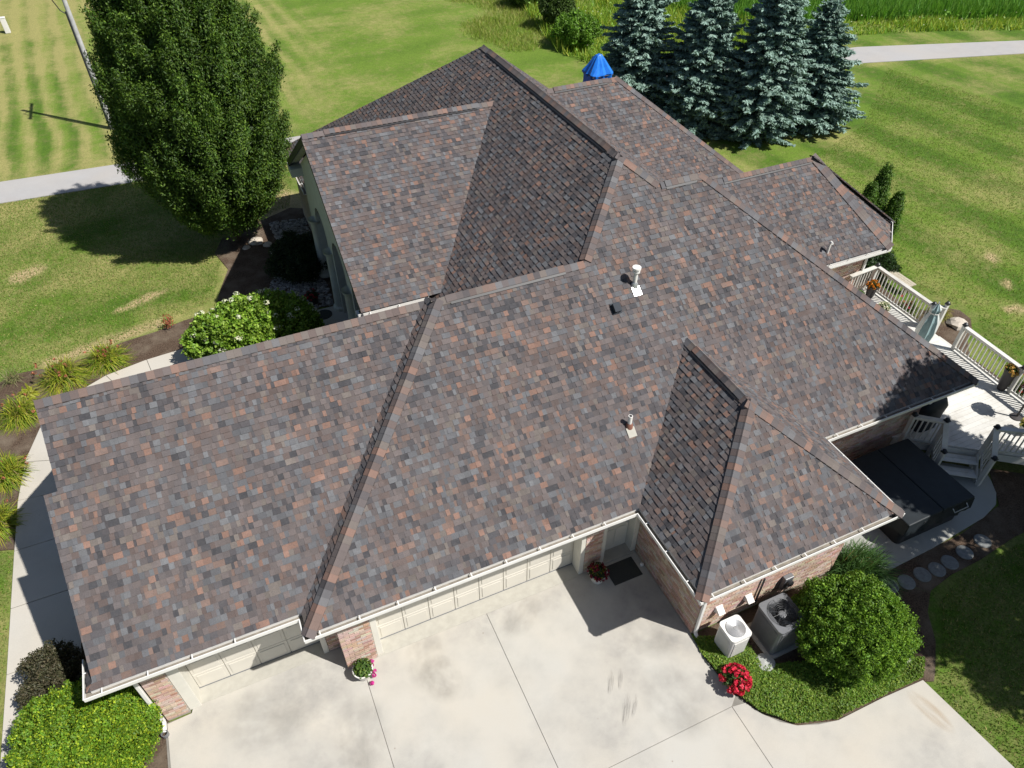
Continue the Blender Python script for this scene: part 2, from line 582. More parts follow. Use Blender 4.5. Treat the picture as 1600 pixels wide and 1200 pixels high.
# driveway: slabs with open joints over a dark bed
BED = [(.66, -1.75), (.60, -2.31), (.69, -3.2), (.97, -3.82), (1.47, -4.3), (2.31, -4.56), (3.48, -4.58), (4.53, -4.64)]
bed_curve = []
for a, b in zip(BED, BED[1:]):
    bed_curve += [a, ((a[0] + b[0]) / 2, (a[1] + b[1]) / 2)]
bed_curve.append(BED[-1])
dj = sheet('driveway', [(-10.18, .95), (-9.62, .95), (-6.5, .95), (-6.5, .5), (.64, .5), (.64, -1.8), (.60, -2.31), (.69, -3.2), (.97, -3.82), (1.47, -4.3), (2.31, -4.56), (3.48, -4.58), (4.53, -4.64), (4.9, -8), (5.6, -18), (-10.6, -18)], -.018, M['joint'], thick=.08)
g = .004
drive_slabs = [
    [(-10.14, .92), (-10.2, -3.45 + g), (-6.2 - g, -3.45 + g), (-6.2 - g, .62), (-6.47, .62), (-6.52, 1.12), (-9.6, 1.12), (-9.66, .95)],
    [(-6.2 + g, .58), (-6.2 + g, -3.45 + g), (-3.3 - g, -3.45 + g), (-3.3 - g, .62), (-5.83, .62)],
    [(-3.3 + g, .62), (-3.3 + g, -3.45 + g), (.5 - g, -3.45 + g), (.70, -3.3), (.64, -2.8), (.60, -2.31), (.655, -1.78), (.655, .6), (-.3, .6)],
    [(-10.2, -3.45 - g), (-10.3, -7.6), (-6.2 - g, -7.6), (-6.2 - g, -3.45 - g)],
    [(-6.2 + g, -3.45 - g), (-6.2 + g, -7.6), (-3.3 - g, -7.6), (-3.3 - g, -3.45 - g)],
    [(-3.3 + g, -3.45 - g), (-3.3 + g, -7.6), (.5 - g, -7.6), (.5 - g, -3.45 - g)],
    [(.5 + g, -3.45 - g), (.5 + g, -7.6), (4.9, -7.6), (4.53, -4.64), (3.48, -4.58), (2.31, -4.56), (1.88, -4.46), (1.47, -4.3), (1.2, -4.1), (.97, -3.82), (.80, -3.5)],
    [(-10.3, -7.61), (-10.55, -17.9), (5.5, -17.9), (4.9, -7.61)],
]
for p in drive_slabs:
    if area2(p) < 0:
        p = p[::-1]
    MB().prism(p, -.09, 0).build('slab', M['concrete'], dj, bevel=.006)
apron = sheet('garage_apron', [(-5.83, .55), (-.82, .55), (-.82, .98), (-5.83, .98)], .006, M['apron'])
sheet('garage_apron', [(-9.62, 1.06), (-6.77, 1.06), (-6.77, 1.45), (-9.62, 1.45)], .006, M['apron'])
# tyre marks and a rust stain on the slabs
ty = decal('tyre_mark_mat', (.16, .155, .15), 2.6, .42, .66, .42, (5, .8, 1))
for (cx, cy, L, W, a) in ((-1.52, -1.98, .62, .15, .95), (-1.30, -2.0, .55, .12, 1.0), (-1.52, -2.62, .75, .18, .9), (-1.32, -2.62, .55, .11, .85)):
    d = Vector((math.cos(a), math.sin(a), 0)) * L / 2; n = Vector((-math.sin(a), math.cos(a), 0)) * W / 2
    me = MB().add([(-1, -1, 0), (1, -1, 0), (1, 1, 0), (-1, 1, 0)], [(0, 1, 2, 3)]).mesh('tyre_mark', ty)
    o = link('tyre_mark', me, dj, (cx, cy, .004))
    o.scale = (W / 2, L / 2, 1); o.rotation_euler = (0, 0, a - math.pi / 2)
mi = decal('mildew_mat', (.22, .215, .20), 2.4, .30, .75, .28, (1, 1, 1))
for (cx, cy, rx, ry) in ((-4.9, .05, .75, .5), (-4.75, -.45, .6, .45), (-8.3, .25, 1.0, .7), (-6.6, -.9, .9, .6), (.0, -1.35, .7, .8), (-.5, -2.9, .9, .7), (-2.6, .2, .7, .4)):
    o = link('mildew_stain', MB().add([(-1, -1, 0), (1, -1, 0), (1, 1, 0), (-1, 1, 0)], [(0, 1, 2, 3)]).mesh('mildew_stain', mi), dj, (cx, cy, .003))
    o.scale = (rx, ry, 1)
    o.rotation_euler = (0, 0, R.uniform(0, 3))
ru = decal('rust_stain_mat', (.42, .27, .12), 2.0, .30, .75, .32, (1.2, .5, 1))
o = link('rust_stain', MB().add([(-1, -1, 0), (1, -1, 0), (1, 1, 0), (-1, 1, 0)], [(0, 1, 2, 3)]).mesh('rust_stain', ru), dj, (4.15, -5.2, .004))
o.scale = (.20, .55, 1); o.rotation_euler = (0, 0, .2)

# walkway: straight along the garage, then curving to the entry
outer = [(-13.25, -6), (-13.22, -4), (-13.2, -2), (-13.19, 0), (-13.18, 1.7), (-13.17, 3.4), (-13.17, 5.1), (-13.17, 6.8), (-13.16, 8.5), (-13.05, 9.9), (-12.7, 11.15), (-11.95, 12.2), (-10.9, 12.8), (-9.7, 13.08), (-8.4, 13.2), (-7.0, 13.25), (-5.6, 13.25), (-4.2, 13.25)]
inner = [(-11.78, -6), (-11.75, -4), (-11.73, -2), (-11.72, 0), (-11.71, 1.7), (-11.7, 3.4), (-11.7, 5.1), (-11.7, 6.8), (-11.7, 8.3), (-11.6, 9.4), (-11.35, 10.3), (-10.9, 11.0), (-10.3, 11.45), (-9.5, 11.7), (-8.4, 11.8), (-7.0, 11.85), (-5.6, 11.85), (-4.2, 11.85)]
wk = sheet('walkway', outer + inner[::-1], -.03, M['joint'], thick=.03)
for i in range(len(outer) - 1):
    q = [Vector(p) for p in (outer[i], inner[i], inner[i + 1], outer[i + 1])]
    c = sum(q, Vector((0, 0))) / 4
    q = [tuple(c + (p - c) * (1 - .012 / max(.3, (p - c).length))) for p in q]
    if area2(q) < 0:
        q = q[::-1]
    MB().prism(q, -.08, .0 + R.uniform(-.004, .004)).build('slab', M['walk'], wk, bevel=.006)
# spa patio
pt = [(5.55, -2.33), (6.4, -2.3), (7.4, -2.27), (8.36, -2.19), (9.3, -2.12), (9.9, -1.96), (10.22, -1.7), (10.45, -1.35), (10.62, -1.0), (10.0, -.5), (8.4, .6), (4.6, .6), (4.6, -1.2)]
sheet('patio', pt, .0, M['patio'], thick=.1)
# beds
sheet('mulch_bed', [(-13.19, 8.5), (-13.06, 9.95), (-12.72, 11.17), (-11.96, 12.23), (-10.9, 12.83), (-9.7, 13.11), (-8.4, 13.23), (-7, 13.28), (-6.2, 14.2), (-7.2, 14.9), (-8.4, 14.75), (-9.3, 14.5), (-10.4, 14.35), (-11.4, 14.0), (-12.4, 13.95), (-13.4, 14.05), (-14.4, 13.6), (-14.6, 11.5), (-14.4, 9), (-14.1, 7.2), (-13.19, 6.9)], -.035, M['mulch'])
sheet('mulch_bed', [(-11.7, .2), (-11.68, 8.3), (-11.3, 10.2), (-10.3, 11.4), (-9, 11.7), (-5, 11.8), (-4.5, 8.3), (-10, 8.3), (-10, 1.1), (-10.16, .95), (-10.25, -2.0), (-10.7, -2.6), (-11.5, -1.8)], -.028, M['mulch'])
sheet('mulch_bed', [(-6.2, 14.3), (-3.3, 13.4), (-2.6, 20.3), (-3.6, 20.9), (-4.7, 20.4), (-5.6, 20.2), (-6.5, 19.6), (-6.9, 18.6), (-6.6, 17.3), (-7.0, 16.2), (-7.3, 15.2)], -.033, M['mulch'])
sheet('mulch_bed', [(4.6, .6), (4.6, -2.3), (8.4, -2.25), (10, -2.0), (10.8, -1), (12.4, -2.2), (11, -2.85), (9.5, -2.85), (8.2, -2.98), (7.2, -3.0), (6.4, -3.12), (5.9, -3.5), (5.5, -4.1), (5.0, -4.55), (4.75, -4.75), (4.53, -4.66)], -.035, M['mulch'])
sheet('mulch_bed', [(13.2, 8), (14.6, 7.6), (14.4, 5.6), (14.9, 4.75), (15.5, 4.85), (15.9, 4.5), (15.85, 4.0), (15.4, 3.55), (14.8, 3.2), (14.2, 2.6), (14.2, -1), (13.5, -2.6), (13.0, -2.4)], -.037, M['mulch'])
bedm = sheet('planting_bed', [(.64, -1.78)] + [(p[0] + .01, p[1]) for p in bed_curve] + [(5.2, -3.7), (5.4, -2.6), (4.75, -1.76)], -.03, M['mulch'])
sheet('porch_floor', [(-4.4, 7.6), (-4.4, 13.3), (-3.2, 13.3), (-3.2, 16), (-.5, 16), (-.5, 7.6)], .10, M['walk'], thick=.16)

# ------------------------------------------------------------------ roof geometry
S, HE = .7803, 2.56
CS = 1 / math.sqrt(1 + S * S)
HOUSE = root('house', (0, 4, 0), 'brick house with a steep brown and grey shingled hip roof', 'house')

EXPO = .119
PK = .77
PAL = [(srgb(111, 102, 100, PK), 24), (srgb(101, 95, 95, PK), 18), (srgb(101, 103, 107, PK), 14), (srgb(114, 116, 119, PK), 8), (srgb(84, 82, 85, PK), 12), (srgb(70, 71, 75, PK), 6),
       (srgb(105, 92, 88, PK), 14), (srgb(130, 108, 98, PK), 7), (srgb(144, 113, 99, PK), 5), (srgb(120, 112, 106, PK), 7)]
_m = np.array(srgb(103, 98, 98, PK))
PCOL, PW = [np.array(c) * .86 + _m * .14 for c, _ in PAL], [w for _, w in PAL]
PIECES = []                                         # (verts, faces, colour, centre, area)
DECKS = []


def roof_face(z0, grad, base, polys, slope=S, shingled=True, eave=.085):
    """one roof plane: z = z0 + slope * dot(p - base, grad); polys are convex plan polygons"""
    g = Vector(grad).normalized()
    e = Vector((g.y, -g.x))
    cs = 1 / math.sqrt(1 + slope * slope)
    n = Vector((-g.x * slope * cs, -g.y * slope * cs, cs))
    base = Vector(base)

    def to3(a, b, h=0.0):
        p = base + e * a + g * (b * cs)
        return (p.x + n.x * h, p.y + n.y * h, z0 + b * cs * slope + n.z * h)
    conv = []
    for p in polys:
        q = [((Vector(v) - base).dot(e), (Vector(v) - base).dot(g) / cs) for v in p]
        if area2(q) < 0:
            q = q[::-1]
        conv.append(q)
    if eave:
        lo = min(b for q in conv for a, b in q) + eave / cs
        conv = [q for q in (clip(q, (-99, lo), (99, lo)) for q in conv) if len(q) > 2 and area2(q) > 1e-4]
    for q in conv:
        DECKS.append([to3(a, b, -.012) for a, b in q])
    if not shingled:
        return
    amin = min(a for q in conv for a, b in q); amax = max(a for q in conv for a, b in q)
    bmin = min(b for q in conv for a, b in q); bmax = max(b for q in conv for a, b in q)
    k = 0
    b0 = bmin - .004
    prev = None
    while b0 < bmax:
        a = amin - R.random() * .3
        b1 = b0 + EXPO + .018
        thick = R.random() < .5
        while a < amax:
            w = R.choice((.055, .065, .075, .085, .10, .115, .13, .16)) * R.uniform(.9, 1.1)
            rect = [(a, b0), (a + w, b0), (a + w, b1), (a, b1)]
            t = .019 if thick else .008
            ci = R.choices(range(len(PAL)), PW)[0]
            if R.random() < .10 and prev is not None:
                ci = prev
            prev = ci
            c = PCOL[ci] * R.uniform(.92, 1.08) * (1.04 if thick else .9)
            for q in conv:
                pp = clip_to(rect, q)
                if not pp:
                    continue
                m = len(pp)
                vs = [to3(x, y, .003 + t * (1 - (y - b0) / (b1 - b0) * .97)) for x, y in pp] + [to3(x, y, -.006) for x, y in pp]
                fs = [tuple(range(m))] + [(i, m + i, m + (i + 1) % m, (i + 1) % m) for i in range(m)]
                PIECES.append((vs, fs, c, sum((Vector(v) for v in vs[:m]), Vector()) / m, abs(area2(pp))))
            a += w
            thick = not thick if R.random() < .72 else thick
        b0 += EXPO
        k += 1


# front plane of garage and main wing
roof_face(HE, (0, 1), (0, 0), [
    [(-7.06, 0), (0, 0), (0, 4.40), (-2.66, 4.40)],
    [(0, 0), (2.58, 2.58), (2.58, 4.40), (0, 4.40)],
    [(2.58, 2.58), (5.16, 0), (5.64, 4.40), (2.58, 4.40)],
    [(5.16, 0), (10.04, 0), (5.64, 4.40)],
    [(.83, 4.40), (5.64, 4.40), (4.56, 5.48), (3.33, 5.48), (1.91, 5.48)],
    [(1.91, 5.48), (3.33, 5.48), (2.62, 6.19)]])
# hip strip of the projecting garage bay
roof_face(HE, (1, 0), (-7.06, 0), [[(-7.06, 0), (-2.66, 4.40), (-2.79, 4.75), (-7.06, .48)]])
# left garage bay
G1V = 4.66
G1Z = HE + S * (G1V - .48)
roof_face(HE, (0, 1), (-10.76, .48), [[(-10.56, .48), (-7.06, .48), (-4.21, 3.33), (-10.56, 3.33)], [(-10.76, .48), (-10.56, .48), (-10.56, .68)],
                                      [(-10.33, 3.33), (-4.21, 3.33), (-2.79, G1V), (-10.33, G1V)]])
roof_face(HE, (1, 0), (-10.76, .48), [[(-10.76, .48), (-10.42, .82), (-10.42, 1.28), (-10.76, 1.28)]])
roof_face(G1Z, (0, -1), (-10.33, G1V), [[(-10.33, G1V), (-2.79, G1V), (-2.79, 8.0), (-10.33, 8.3)]])
roof_face(HE + S * 4.40, (0, -1), (-2.66, 4.40), [[(-2.79, 4.40), (.83, 4.40), (-2.79, 8.02)]])
# front right wing
roof_face(HE, (1, 0), (0, 0), [[(0, 0), (0, -2.31), (2.58, .27), (2.58, 2.58)]])
roof_face(HE, (0, 1), (0, -2.31), [[(0, -2.31), (5.16, -2.31), (2.58, .27)]])
roof_face(HE, (-1, 0), (5.16, 0), [[(5.16, 0), (5.16, -2.31), (2.58, .27), (2.58, 2.58)]])
# main ridge
MZ = 7.39
roof_face(MZ, (1, 0), (2.62, 6.19), [[(.83, 4.40), (2.62, 6.19), (2.62, 14.52), (-3.40, 20.54), (-3.40, 8.63)]])
roof_face(MZ, (-1, 0), (2.62, 6.19), [[(2.62, 6.19), (3.33, 5.48), (8.0, 10.15), (4.40, 13.74), (2.62, 14.52)], [(2.62, 14.52), (4.4, 13.74), (8.81, 18.15), (8.81, 20.7)]])
roof_face(MZ, (0, -1), (2.62, 14.52), [[(2.62, 14.52), (8.81, 20.7), (-3.4, 20.54)]], shingled=False)
# main wing right end and back
WZ = HE + S * 5.48
roof_face(WZ, (-1, 0), (4.56, 5.48), [[(10.04, 0), (4.56, 5.48), (10.04, 10.96)]])
roof_face(WZ, (0, -1), (4.56, 5.48), [[(3.33, 5.48), (4.56, 5.48), (10.04, 10.96), (8.0, 10.15)]], shingled=False)
# entry gable
GS, GZ = .585, 6.73
roof_face(GZ, (0, 1), (-3.78, 11.84), [[(-3.78, 11.84), (-3.78, 7.15), (-1.74, 7.15), (1.78, 11.84)]], GS)
roof_face(GZ, (0, -1), (-3.78, 11.84), [[(-3.78, 11.84), (-3.78, 16.53), (-1.74, 16.53), (1.78, 11.84)]], GS, False)
# back wing
BZ = 6.0
roof_face(BZ, (0, 1), (4.4, 13.74), [[(4.40, 13.74), (7.11, 13.74), (11.52, 9.33), (8.81, 9.33)]])
roof_face(BZ, (-1, 0), (7.11, 13.74), [[(7.11, 13.74), (11.52, 9.33), (11.52, 18.15)]])
roof_face(BZ, (0, -1), (7.11, 13.74), [[(4.4, 13.74), (7.11, 13.74), (11.52, 18.15), (8.81, 18.15)]], shingled=False)
# breakfast bay
RZ = HE + S * 2.74
roof_face(HE, (0, 1), (10.04, 5.62), [[(10.04, 5.62), (12.73, 5.62), (11.22, 8.36), (7.30, 8.36)]])
dd = 3.0
roof_face(RZ, (-1, 1), (11.22, 8.36), [[(12.73, 5.62), (13.99, 6.83), (11.22, 8.36)]], (RZ - HE) / 2.95)
roof_face(RZ, (-1, 0), (11.22, 8.36), [[(13.99, 6.83), (13.99, 9.89), (11.22, 8.36)]], (RZ - HE) / 2.77)
roof_face(RZ, (0, -1), (11.22, 8.36), [[(7.3, 8.36), (11.22, 8.36), (12.73, 11.1), (10.04, 11.1)]], shingled=False)

rd = MB()
for p in DECKS:
    rd.add(p, [tuple(range(len(p)))])
ROOF = rd.build('roof', M['deck_dark'], HOUSE)

# the 300 shingles that show largest are objects of their own, the rest one part
cent = np.array([p[3] for p in PIECES])
px, py, dep = cam_px(cent)
ar = np.array([p[4] for p in PIECES])
score = ar / dep ** 2
score[(px < 40) | (px > 1560) | (py < 40) | (py > 1160) | (ar < .02)] = 0
order = np.argsort(-score)
own = set(order[:300].tolist())
sb = MB()
for i, (vs, fs, c, ce, a_) in enumerate(PIECES):
    if i in own:
        m = MB().add(vs, fs, tuple(c))
        m.build('shingle', M['shingle'], ROOF, at=ce)
    else:
        sb.add(vs, fs, tuple(c))
tag(sb.build('shingles', M['shingle'], ROOF), kind='stuff')

# ridge and hip caps
CAPS = []


def cap_line(p, q, n1, n2, lift=.030, w=.155):
    """overlapping caps bent over the line p->q (low end first); n1, n2 point down the two roof slopes"""
    p, q = Vector(p), Vector(q)
    d = q - p
    L = d.length
    d.normalize()
    sides = []
    for n in (n1, n2):
        n = Vector(n)
        n = (n - d * n.dot(d)).normalized()
        sides.append(n)
    up = (-(sides[0] + sides[1])).normalized()
    if up.z < 0:
        up = -up
    n = max(1, int(L / .145))
    tk = .010
    m = MB()
    ring = []
    for (t, h) in ((0, tk + .004), (.235, .006)):
        c = d * t
        ring += [c + sides[0] * w + up * (h - .004), c + sides[0] * .04 + up * (h - .002), c + up * (h + .006), c + sides[1] * .04 + up * (h - .002), c + sides[1] * w + up * (h - .004)]
    low = [v - up * tk for v in ring[:5]]
    for i in (0, 4):
        low[i] = low[i] - up * .025
    skirt = [ring[5] - up * .035, ring[9] - up * .035]
    m.add([tuple(v) for v in ring + low + skirt], [(0, 10, 15, 5), (9, 16, 14, 4), (0, 1, 6, 5), (1, 2, 7, 6), (2, 3, 8, 7), (3, 4, 9, 8), (10, 11, 1, 0), (11, 12, 2, 1), (12, 13, 3, 2), (13, 14, 4, 3)])
    me = m.mesh('ridge_cap', M['cap'])
    for i in range(n):
        CAPS.append((me, p + d * (L * i / n) + up * lift, m))


def grad_down(g, slope=S):
    return Vector((-g[0], -g[1], -slope))


P3 = lambda x, y, z: (x, y, z)
F_, L_, Rr_ = grad_down((0, 1)), grad_down((1, 0)), grad_down((-1, 0))
B_ = grad_down((0, -1))
zP = lambda v: HE + S * v
cap_line((-7.0, .06, zP(.06)), (-2.7, 4.36, zP(4.36)), F_, L_)
cap_line((0.03, -2.28, HE + .03), (2.58, .27, zP(2.58)), L_, F_)
cap_line((5.13, -2.28, HE + .03), (2.58, .27, zP(2.58)), F_, Rr_)
cap_line((10.0, .05, zP(.05)), (4.56, 5.48, WZ), F_, Rr_)
cap_line((3.33, 5.48, WZ), (2.62, 6.19, MZ), F_, Rr_)
cap_line((.86, 4.43, zP(4.43)), (2.62, 6.19, MZ), F_, L_)
cap_line((11.5, 9.36, HE), (7.11, 13.74, BZ), F_, Rr_)
cap_line((12.70, 5.66, HE + .02), (11.22, 8.36, RZ), F_, Vector((1, -1, -.7)))
cap_line((13.96, 6.85, HE + .02), (11.22, 8.36, RZ), Vector((1, -1, -.7)), Rr_)
DABS = (1, 5, 6)
RIDGES = [  # ends, the two down directions, vented stretch
    ((-10.33, G1V, G1Z), (-2.85, G1V, G1Z), F_, B_, None),
    ((.80, 4.40, zP(4.40)), (-2.6, 4.40, zP(4.40)), F_, B_, (.5, 3.2)),
    ((2.62, 14.52, MZ), (2.62, 6.19, MZ), L_, Rr_, (.5, 7.85)),
    ((3.36, 5.48, WZ), (4.5, 5.48, WZ), F_, B_, (.12, .98)),
    ((2.58, 2.55, zP(2.58)), (2.58, .30, zP(2.58)), L_, Rr_, (.35, 2.0)),
    ((-3.76, 11.84, GZ), (1.75, 11.84, GZ), grad_down((0, 1), GS), grad_down((0, -1), GS), (.6, 5.0)),
    ((4.45, 13.74, BZ), (7.05, 13.74, BZ), F_, B_, (.25, 2.2)),
    ((7.35, 8.36, RZ), (11.2, 8.36, RZ), F_, B_, (.4, 3.7))]
vm = M['black']
for ri, (p, q, n1, n2, vent) in enumerate(RIDGES):
    p, q = Vector(p), Vector(q)
    d = (q - p).normalized()
    L = (q - p).length
    if vent is None:
        cap_line(p, q, n1, n2)
        continue
    a, b = vent
    if a > .1:
        cap_line(p, p + d * a, n1, n2)
    cap_line(p + d * a, p + d * b, n1, n2, .052, .14)
    if L - b > .1:
        cap_line(p + d * b, q, n1, n2)
    v = MB()
    for n in (n1, n2):
        nn = (Vector(n) - d * Vector(n).dot(d)).normalized()
        nrm = d.cross(nn)
        if nrm.z < 0:
            nrm = -nrm
        v.obox((p + d * ((a + b) / 2)) + nn * .095 + nrm * .022, d * ((b - a) / 2), nn * .072, nrm * .012)
    v.build('ridge_vent', vm, ROOF)
    # pale dashes along the front edge of three of the vents
    if ri in DABS:
        nn = (Vector(n1) - d * Vector(n1).dot(d)).normalized()
        nrm = d.cross(nn)
        nrm = -nrm if nrm.z < 0 else nrm
        s_ = MB()
        t = a
        while t < b:
            w = R.uniform(.05, .3)
            if R.random() < .5:
                s_.obox(p + d * (t + w / 2) + nn * .160 + nrm * .012, d * w / 2, nn * R.uniform(.003, .007), nrm * .005)
            t += w + R.uniform(.01, .06)
        tag(s_.build('vent_dashes', M['apron'], ROOF), kind='stuff')

cc = np.array([c[1] for c in CAPS])
px, py, dep = cam_px(cc)
vis = np.where((px > 0) & (px < 1600) & (py > 0) & (py < 1200), 1 / dep, 0)
order = np.argsort(-vis)
ownc = set(order[:300].tolist())
cb = MB()


def cap_colour():
    i = R.choices(range(len(PAL)), [14, 12, 12, 6, 5, 2, 14, 10, 8, 10])[0]
    return tuple((PCOL[i] * .80 + PCOL[0] * .24) * R.uniform(.95, 1.1))


M['cap_rest'] = simple('ridge_cap_rest_mat', (1, 1, 1), .92, .12, var=.3, sc=160, use_attr=True)
for i, (me, at, m) in enumerate(CAPS):
    c = cap_colour()
    if i in ownc:
        o = link('ridge_cap', me, ROOF, at)
        o.color = (*c, 1)
    else:
        cb.add([Vector(v) + at for v in m.v], m.f, c)
if cb.v:
    tag(cb.build('ridge_caps', M['cap_rest'], ROOF), kind='stuff')

# ------------------------------------------------------------------ gutters, soffits, fascia
def sweep(path, prof, closed=False):
    """profile (d inward from the path's left side, z) swept along a plan path, mitred"""
    n = len(path)
    P = [Vector(p) for p in path]
    m = MB()
    k = len(prof)
    for i, p in enumerate(P):
        d1 = (P[i] - P[i - 1]).normalized() if i > 0 else (P[1] - P[0]).normalized()
        d2 = (P[i + 1] - P[i]).normalized() if i < n - 1 else d1
        n1, n2 = Vector((-d1.y, d1.x)), Vector((-d2.y, d2.x))
        b = (n1 + n2)
        b = b / max(.2, b.dot(n1))
        for dd_, z in prof:
            q = p + b * dd_
            m.v.append((q.x, q.y, z)); m.c.append((1, 1, 1))
    for i in range(n - 1):
        for j in range(k):
            j2 = (j + 1) % k
            m.f.append((i * k + j, i * k + j2, (i + 1) * k + j2, (i + 1) * k + j))
    m.f += [tuple(range(k)), tuple((n - 1) * k + j for j in reversed(range(k)))]
    return m


GP = lambda z: [(0.13, z), (0.13, z - .13), (.02, z - .13), (0, z - .09), (0, z - .01), (-.006, z), (.014, z), (.016, z - .10), (.115, z - .11), (.115, z)]
E1 = [(-10.76, 1.28), (-10.76, .48), (-7.06, .48), (-7.06, 0), (0, 0), (0, -2.31), (5.16, -2.31), (5.16, 0), (10.04, 0), (10.04, 5.62), (12.73, 5.62), (13.99, 6.83), (13.99, 9.89), (12.73, 11.1), (10.6, 11.1)]
E2 = [(-3.86, 7.13), (-2.0, 7.13)]
E3 = [(-3.46, 20.5), (-3.46, 16.6)]
for path, z in ((E1, HE + .02), (E2, 4.0), (E3, 2.73)):
    gut = sweep(path, GP(z)).build('gutter', M['white'], HOUSE)
    sweep(path, [(.02, z - .085), (.112, z - .085), (.112, z - .095), (.02, z - .095)]).build('gutter_strip', M['grey_brown'], gut)  # thin grey-brown strip along the gutter bottom, darker than the white gutter
    h = MB()
    for a, b in zip(path, path[1:]):
        a, b = Vector(a), Vector(b)
        L = (b - a).length
        d = (b - a).normalized()
        nrm = Vector((-d.y, d.x))
        for i in range(int(L / .75)):
            c = a + d * (.3 + i * .75) + nrm * .06
            h.obox((c.x, c.y, z + .004), (d.x * .012, d.y * .012, 0), (nrm.x * .06, nrm.y * .06, 0), (0, 0, .004))
    if h.v:
        tag(h.build('gutter_hanger', M['white'], gut), kind='stuff')
sweep(E1, [(.13, HE - .14), (.13, HE - .165), (.62, HE - .165), (.62, HE - .14)]).build('soffit', M['white'], HOUSE)
sweep(E2, [(.13, 3.86), (.13, 3.84), (.5, 3.84), (.5, 3.86)]).build('soffit', M['white'], HOUSE)
# rake boards of the left garage gable and the entry gable
rk = MB()
def rake(m, p, q, x, inward, drop=.2, w=.03):
    m.obox(((x + inward * w / 2), (p[0] + q[0]) / 2, (p[1] + q[1]) / 2 - drop / 2 - .012), (w / 2, 0, 0), (0, (q[0] - p[0]) / 2, (q[1] - p[1]) / 2), (0, 0, drop / 2))
rake(rk, (1.28, HE + S * .8), (3.33, HE + S * 2.85), -10.55, 1)
rake(rk, (3.33, HE + S * 2.85), (G1V, G1Z), -10.32, 1)
rake(rk, (8.3, G1Z - S * (8.3 - G1V)), (G1V, G1Z), -10.32, 1)
rk.build('rake_board', M['white'], HOUSE)
rk = MB()
rake(rk, (7.15, 3.99), (11.84, GZ), -3.77, 1, .22)
rake(rk, (16.53, 3.99), (11.84, GZ), -3.77, 1, .22)
rk.build('rake_board', M['black'], HOUSE)
rk = MB()                                            # sloping soffit and return boxes of the entry gable
for y0, y1 in ((7.15, 11.84), (16.53, 11.84)):
    rk.add([(-3.74, y0, 3.84), (-3.4, y0, 3.84), (-3.4, y1, GZ - .15), (-3.74, y1, GZ - .15)], [(0, 1, 2, 3)])
rk.box(-3.78, -3.4, 16.0, 16.6, 3.60, 3.88)
rk.box(-3.78, -3.4, 7.12, 7.6, 3.70, 3.86)
rk.build('gable_soffit', M['stucco'], HOUSE)

# ------------------------------------------------------------------ walls
BR = []
BRCOL = [(srgb(206, 180, 166), 4), (srgb(200, 170, 154), 4), (srgb(210, 188, 172), 3), (srgb(188, 154, 138), 2.2), (srgb(214, 198, 182), 2), (srgb(174, 142, 128), .7)]


def brick_wall(a, b, z0, z1, parent, dark=1.0):
    """brick face on the line a->b (outside on the right); backing mortar is built by the caller"""
    a, b = Vector(a), Vector(b)
    L = (b - a).length
    d = (b - a).normalized()
    n = Vector((d.y, -d.x))
    bl, bh, jt = .20, .062, .011
    r = 0
    z = z0
    while z + bh <= z1 + .001:
        x = -(bl + jt) / 2 * (r % 2)
        while x < L - .02:
            x0, x1 = max(x, .001), min(x + bl, L - .001)
            if x1 - x0 > .03:
                pr = R.uniform(.007, .011)
                c = R.choices([q[0] for q in BRCOL], [q[1] for q in BRCOL])[0]
                c = tuple(v * .78 * dark * R.uniform(.9, 1.1) for v in c)
                ce = a + d * ((x0 + x1) / 2) + n * (pr / 2)
                BR.append((Vector((ce.x, ce.y, z + bh / 2)), Vector((d.x, d.y, 0)) * ((x1 - x0) / 2), Vector((n.x, n.y, 0)) * (pr / 2), Vector((0, 0, bh / 2)), c, parent, x1 - x0))
            x += bl + jt
        z += bh + jt
        r += 1


def wall(name, boxes, mat=None):
    m = MB()
    for b in boxes:
        m.box(*b)
    return m.build(name, mat or M['mortar'], HOUSE)


ZT = HE - .17
w1 = wall('wall', [(.66, .80, -1.75, .9, -.05, ZT)])
brick_wall((.66, .62), (.66, -1.75), .02, ZT, w1, .92)
w2 = wall('wall', [(.80, 4.60, -1.75, -1.6, -.05, ZT)])
brick_wall((.66, -1.75), (4.6, -1.75), .02, ZT, w2)
w3 = wall('wall', [(4.46, 4.60, -1.6, .62, -.05, ZT)])
brick_wall((4.6, -1.75), (4.6, .62), .02, ZT, w3)
w4 = wall('wall', [(4.60, 9.48, .62, .76, -.05, ZT)])
brick_wall((4.6, .62), (9.48, .62), .02, ZT, w4)
w5 = wall('wall', [(9.34, 9.48, .76, 6.2, -.05, ZT)])
w6 = wall('wall', [(-6.49, -5.84, .55, 1.35, -.05, ZT)])
brick_wall((-6.49, .55), (-5.84, .55), .02, ZT, w6)
brick_wall((-6.49, 1.15), (-6.49, .55), .02, ZT, w6)
w7 = wall('wall', [(-6.76, -6.50, 1.12, 1.5, -.05, ZT)])
brick_wall((-6.76, 1.12), (-6.5, 1.12), .02, ZT, w7)
w8 = wall('wall', [(-10.12, -9.68, 1.0, 1.5, -.05, ZT)])
brick_wall((-10.12, 1.0), (-9.68, 1.0), .02, ZT, w8)
w9 = wall('wall', [(-.80, -.36, .60, 1.2, -.05, ZT)])
brick_wall((-.80, .60), (-.36, .60), .02, ZT, w9)
w10 = wall('wall', [(10.0, 12.42, 6.2, 6.34, -.05, ZT)])
brick_wall((10.3, 6.2), (12.42, 6.2), .62, ZT, w10)
m = MB().prism([(12.42, 6.2), (13.4, 7.1), (13.4, 9.6), (12.42, 10.5), (12.28, 10.5), (13.25, 9.5), (13.25, 7.15), (12.3, 6.34)], -.05, ZT)
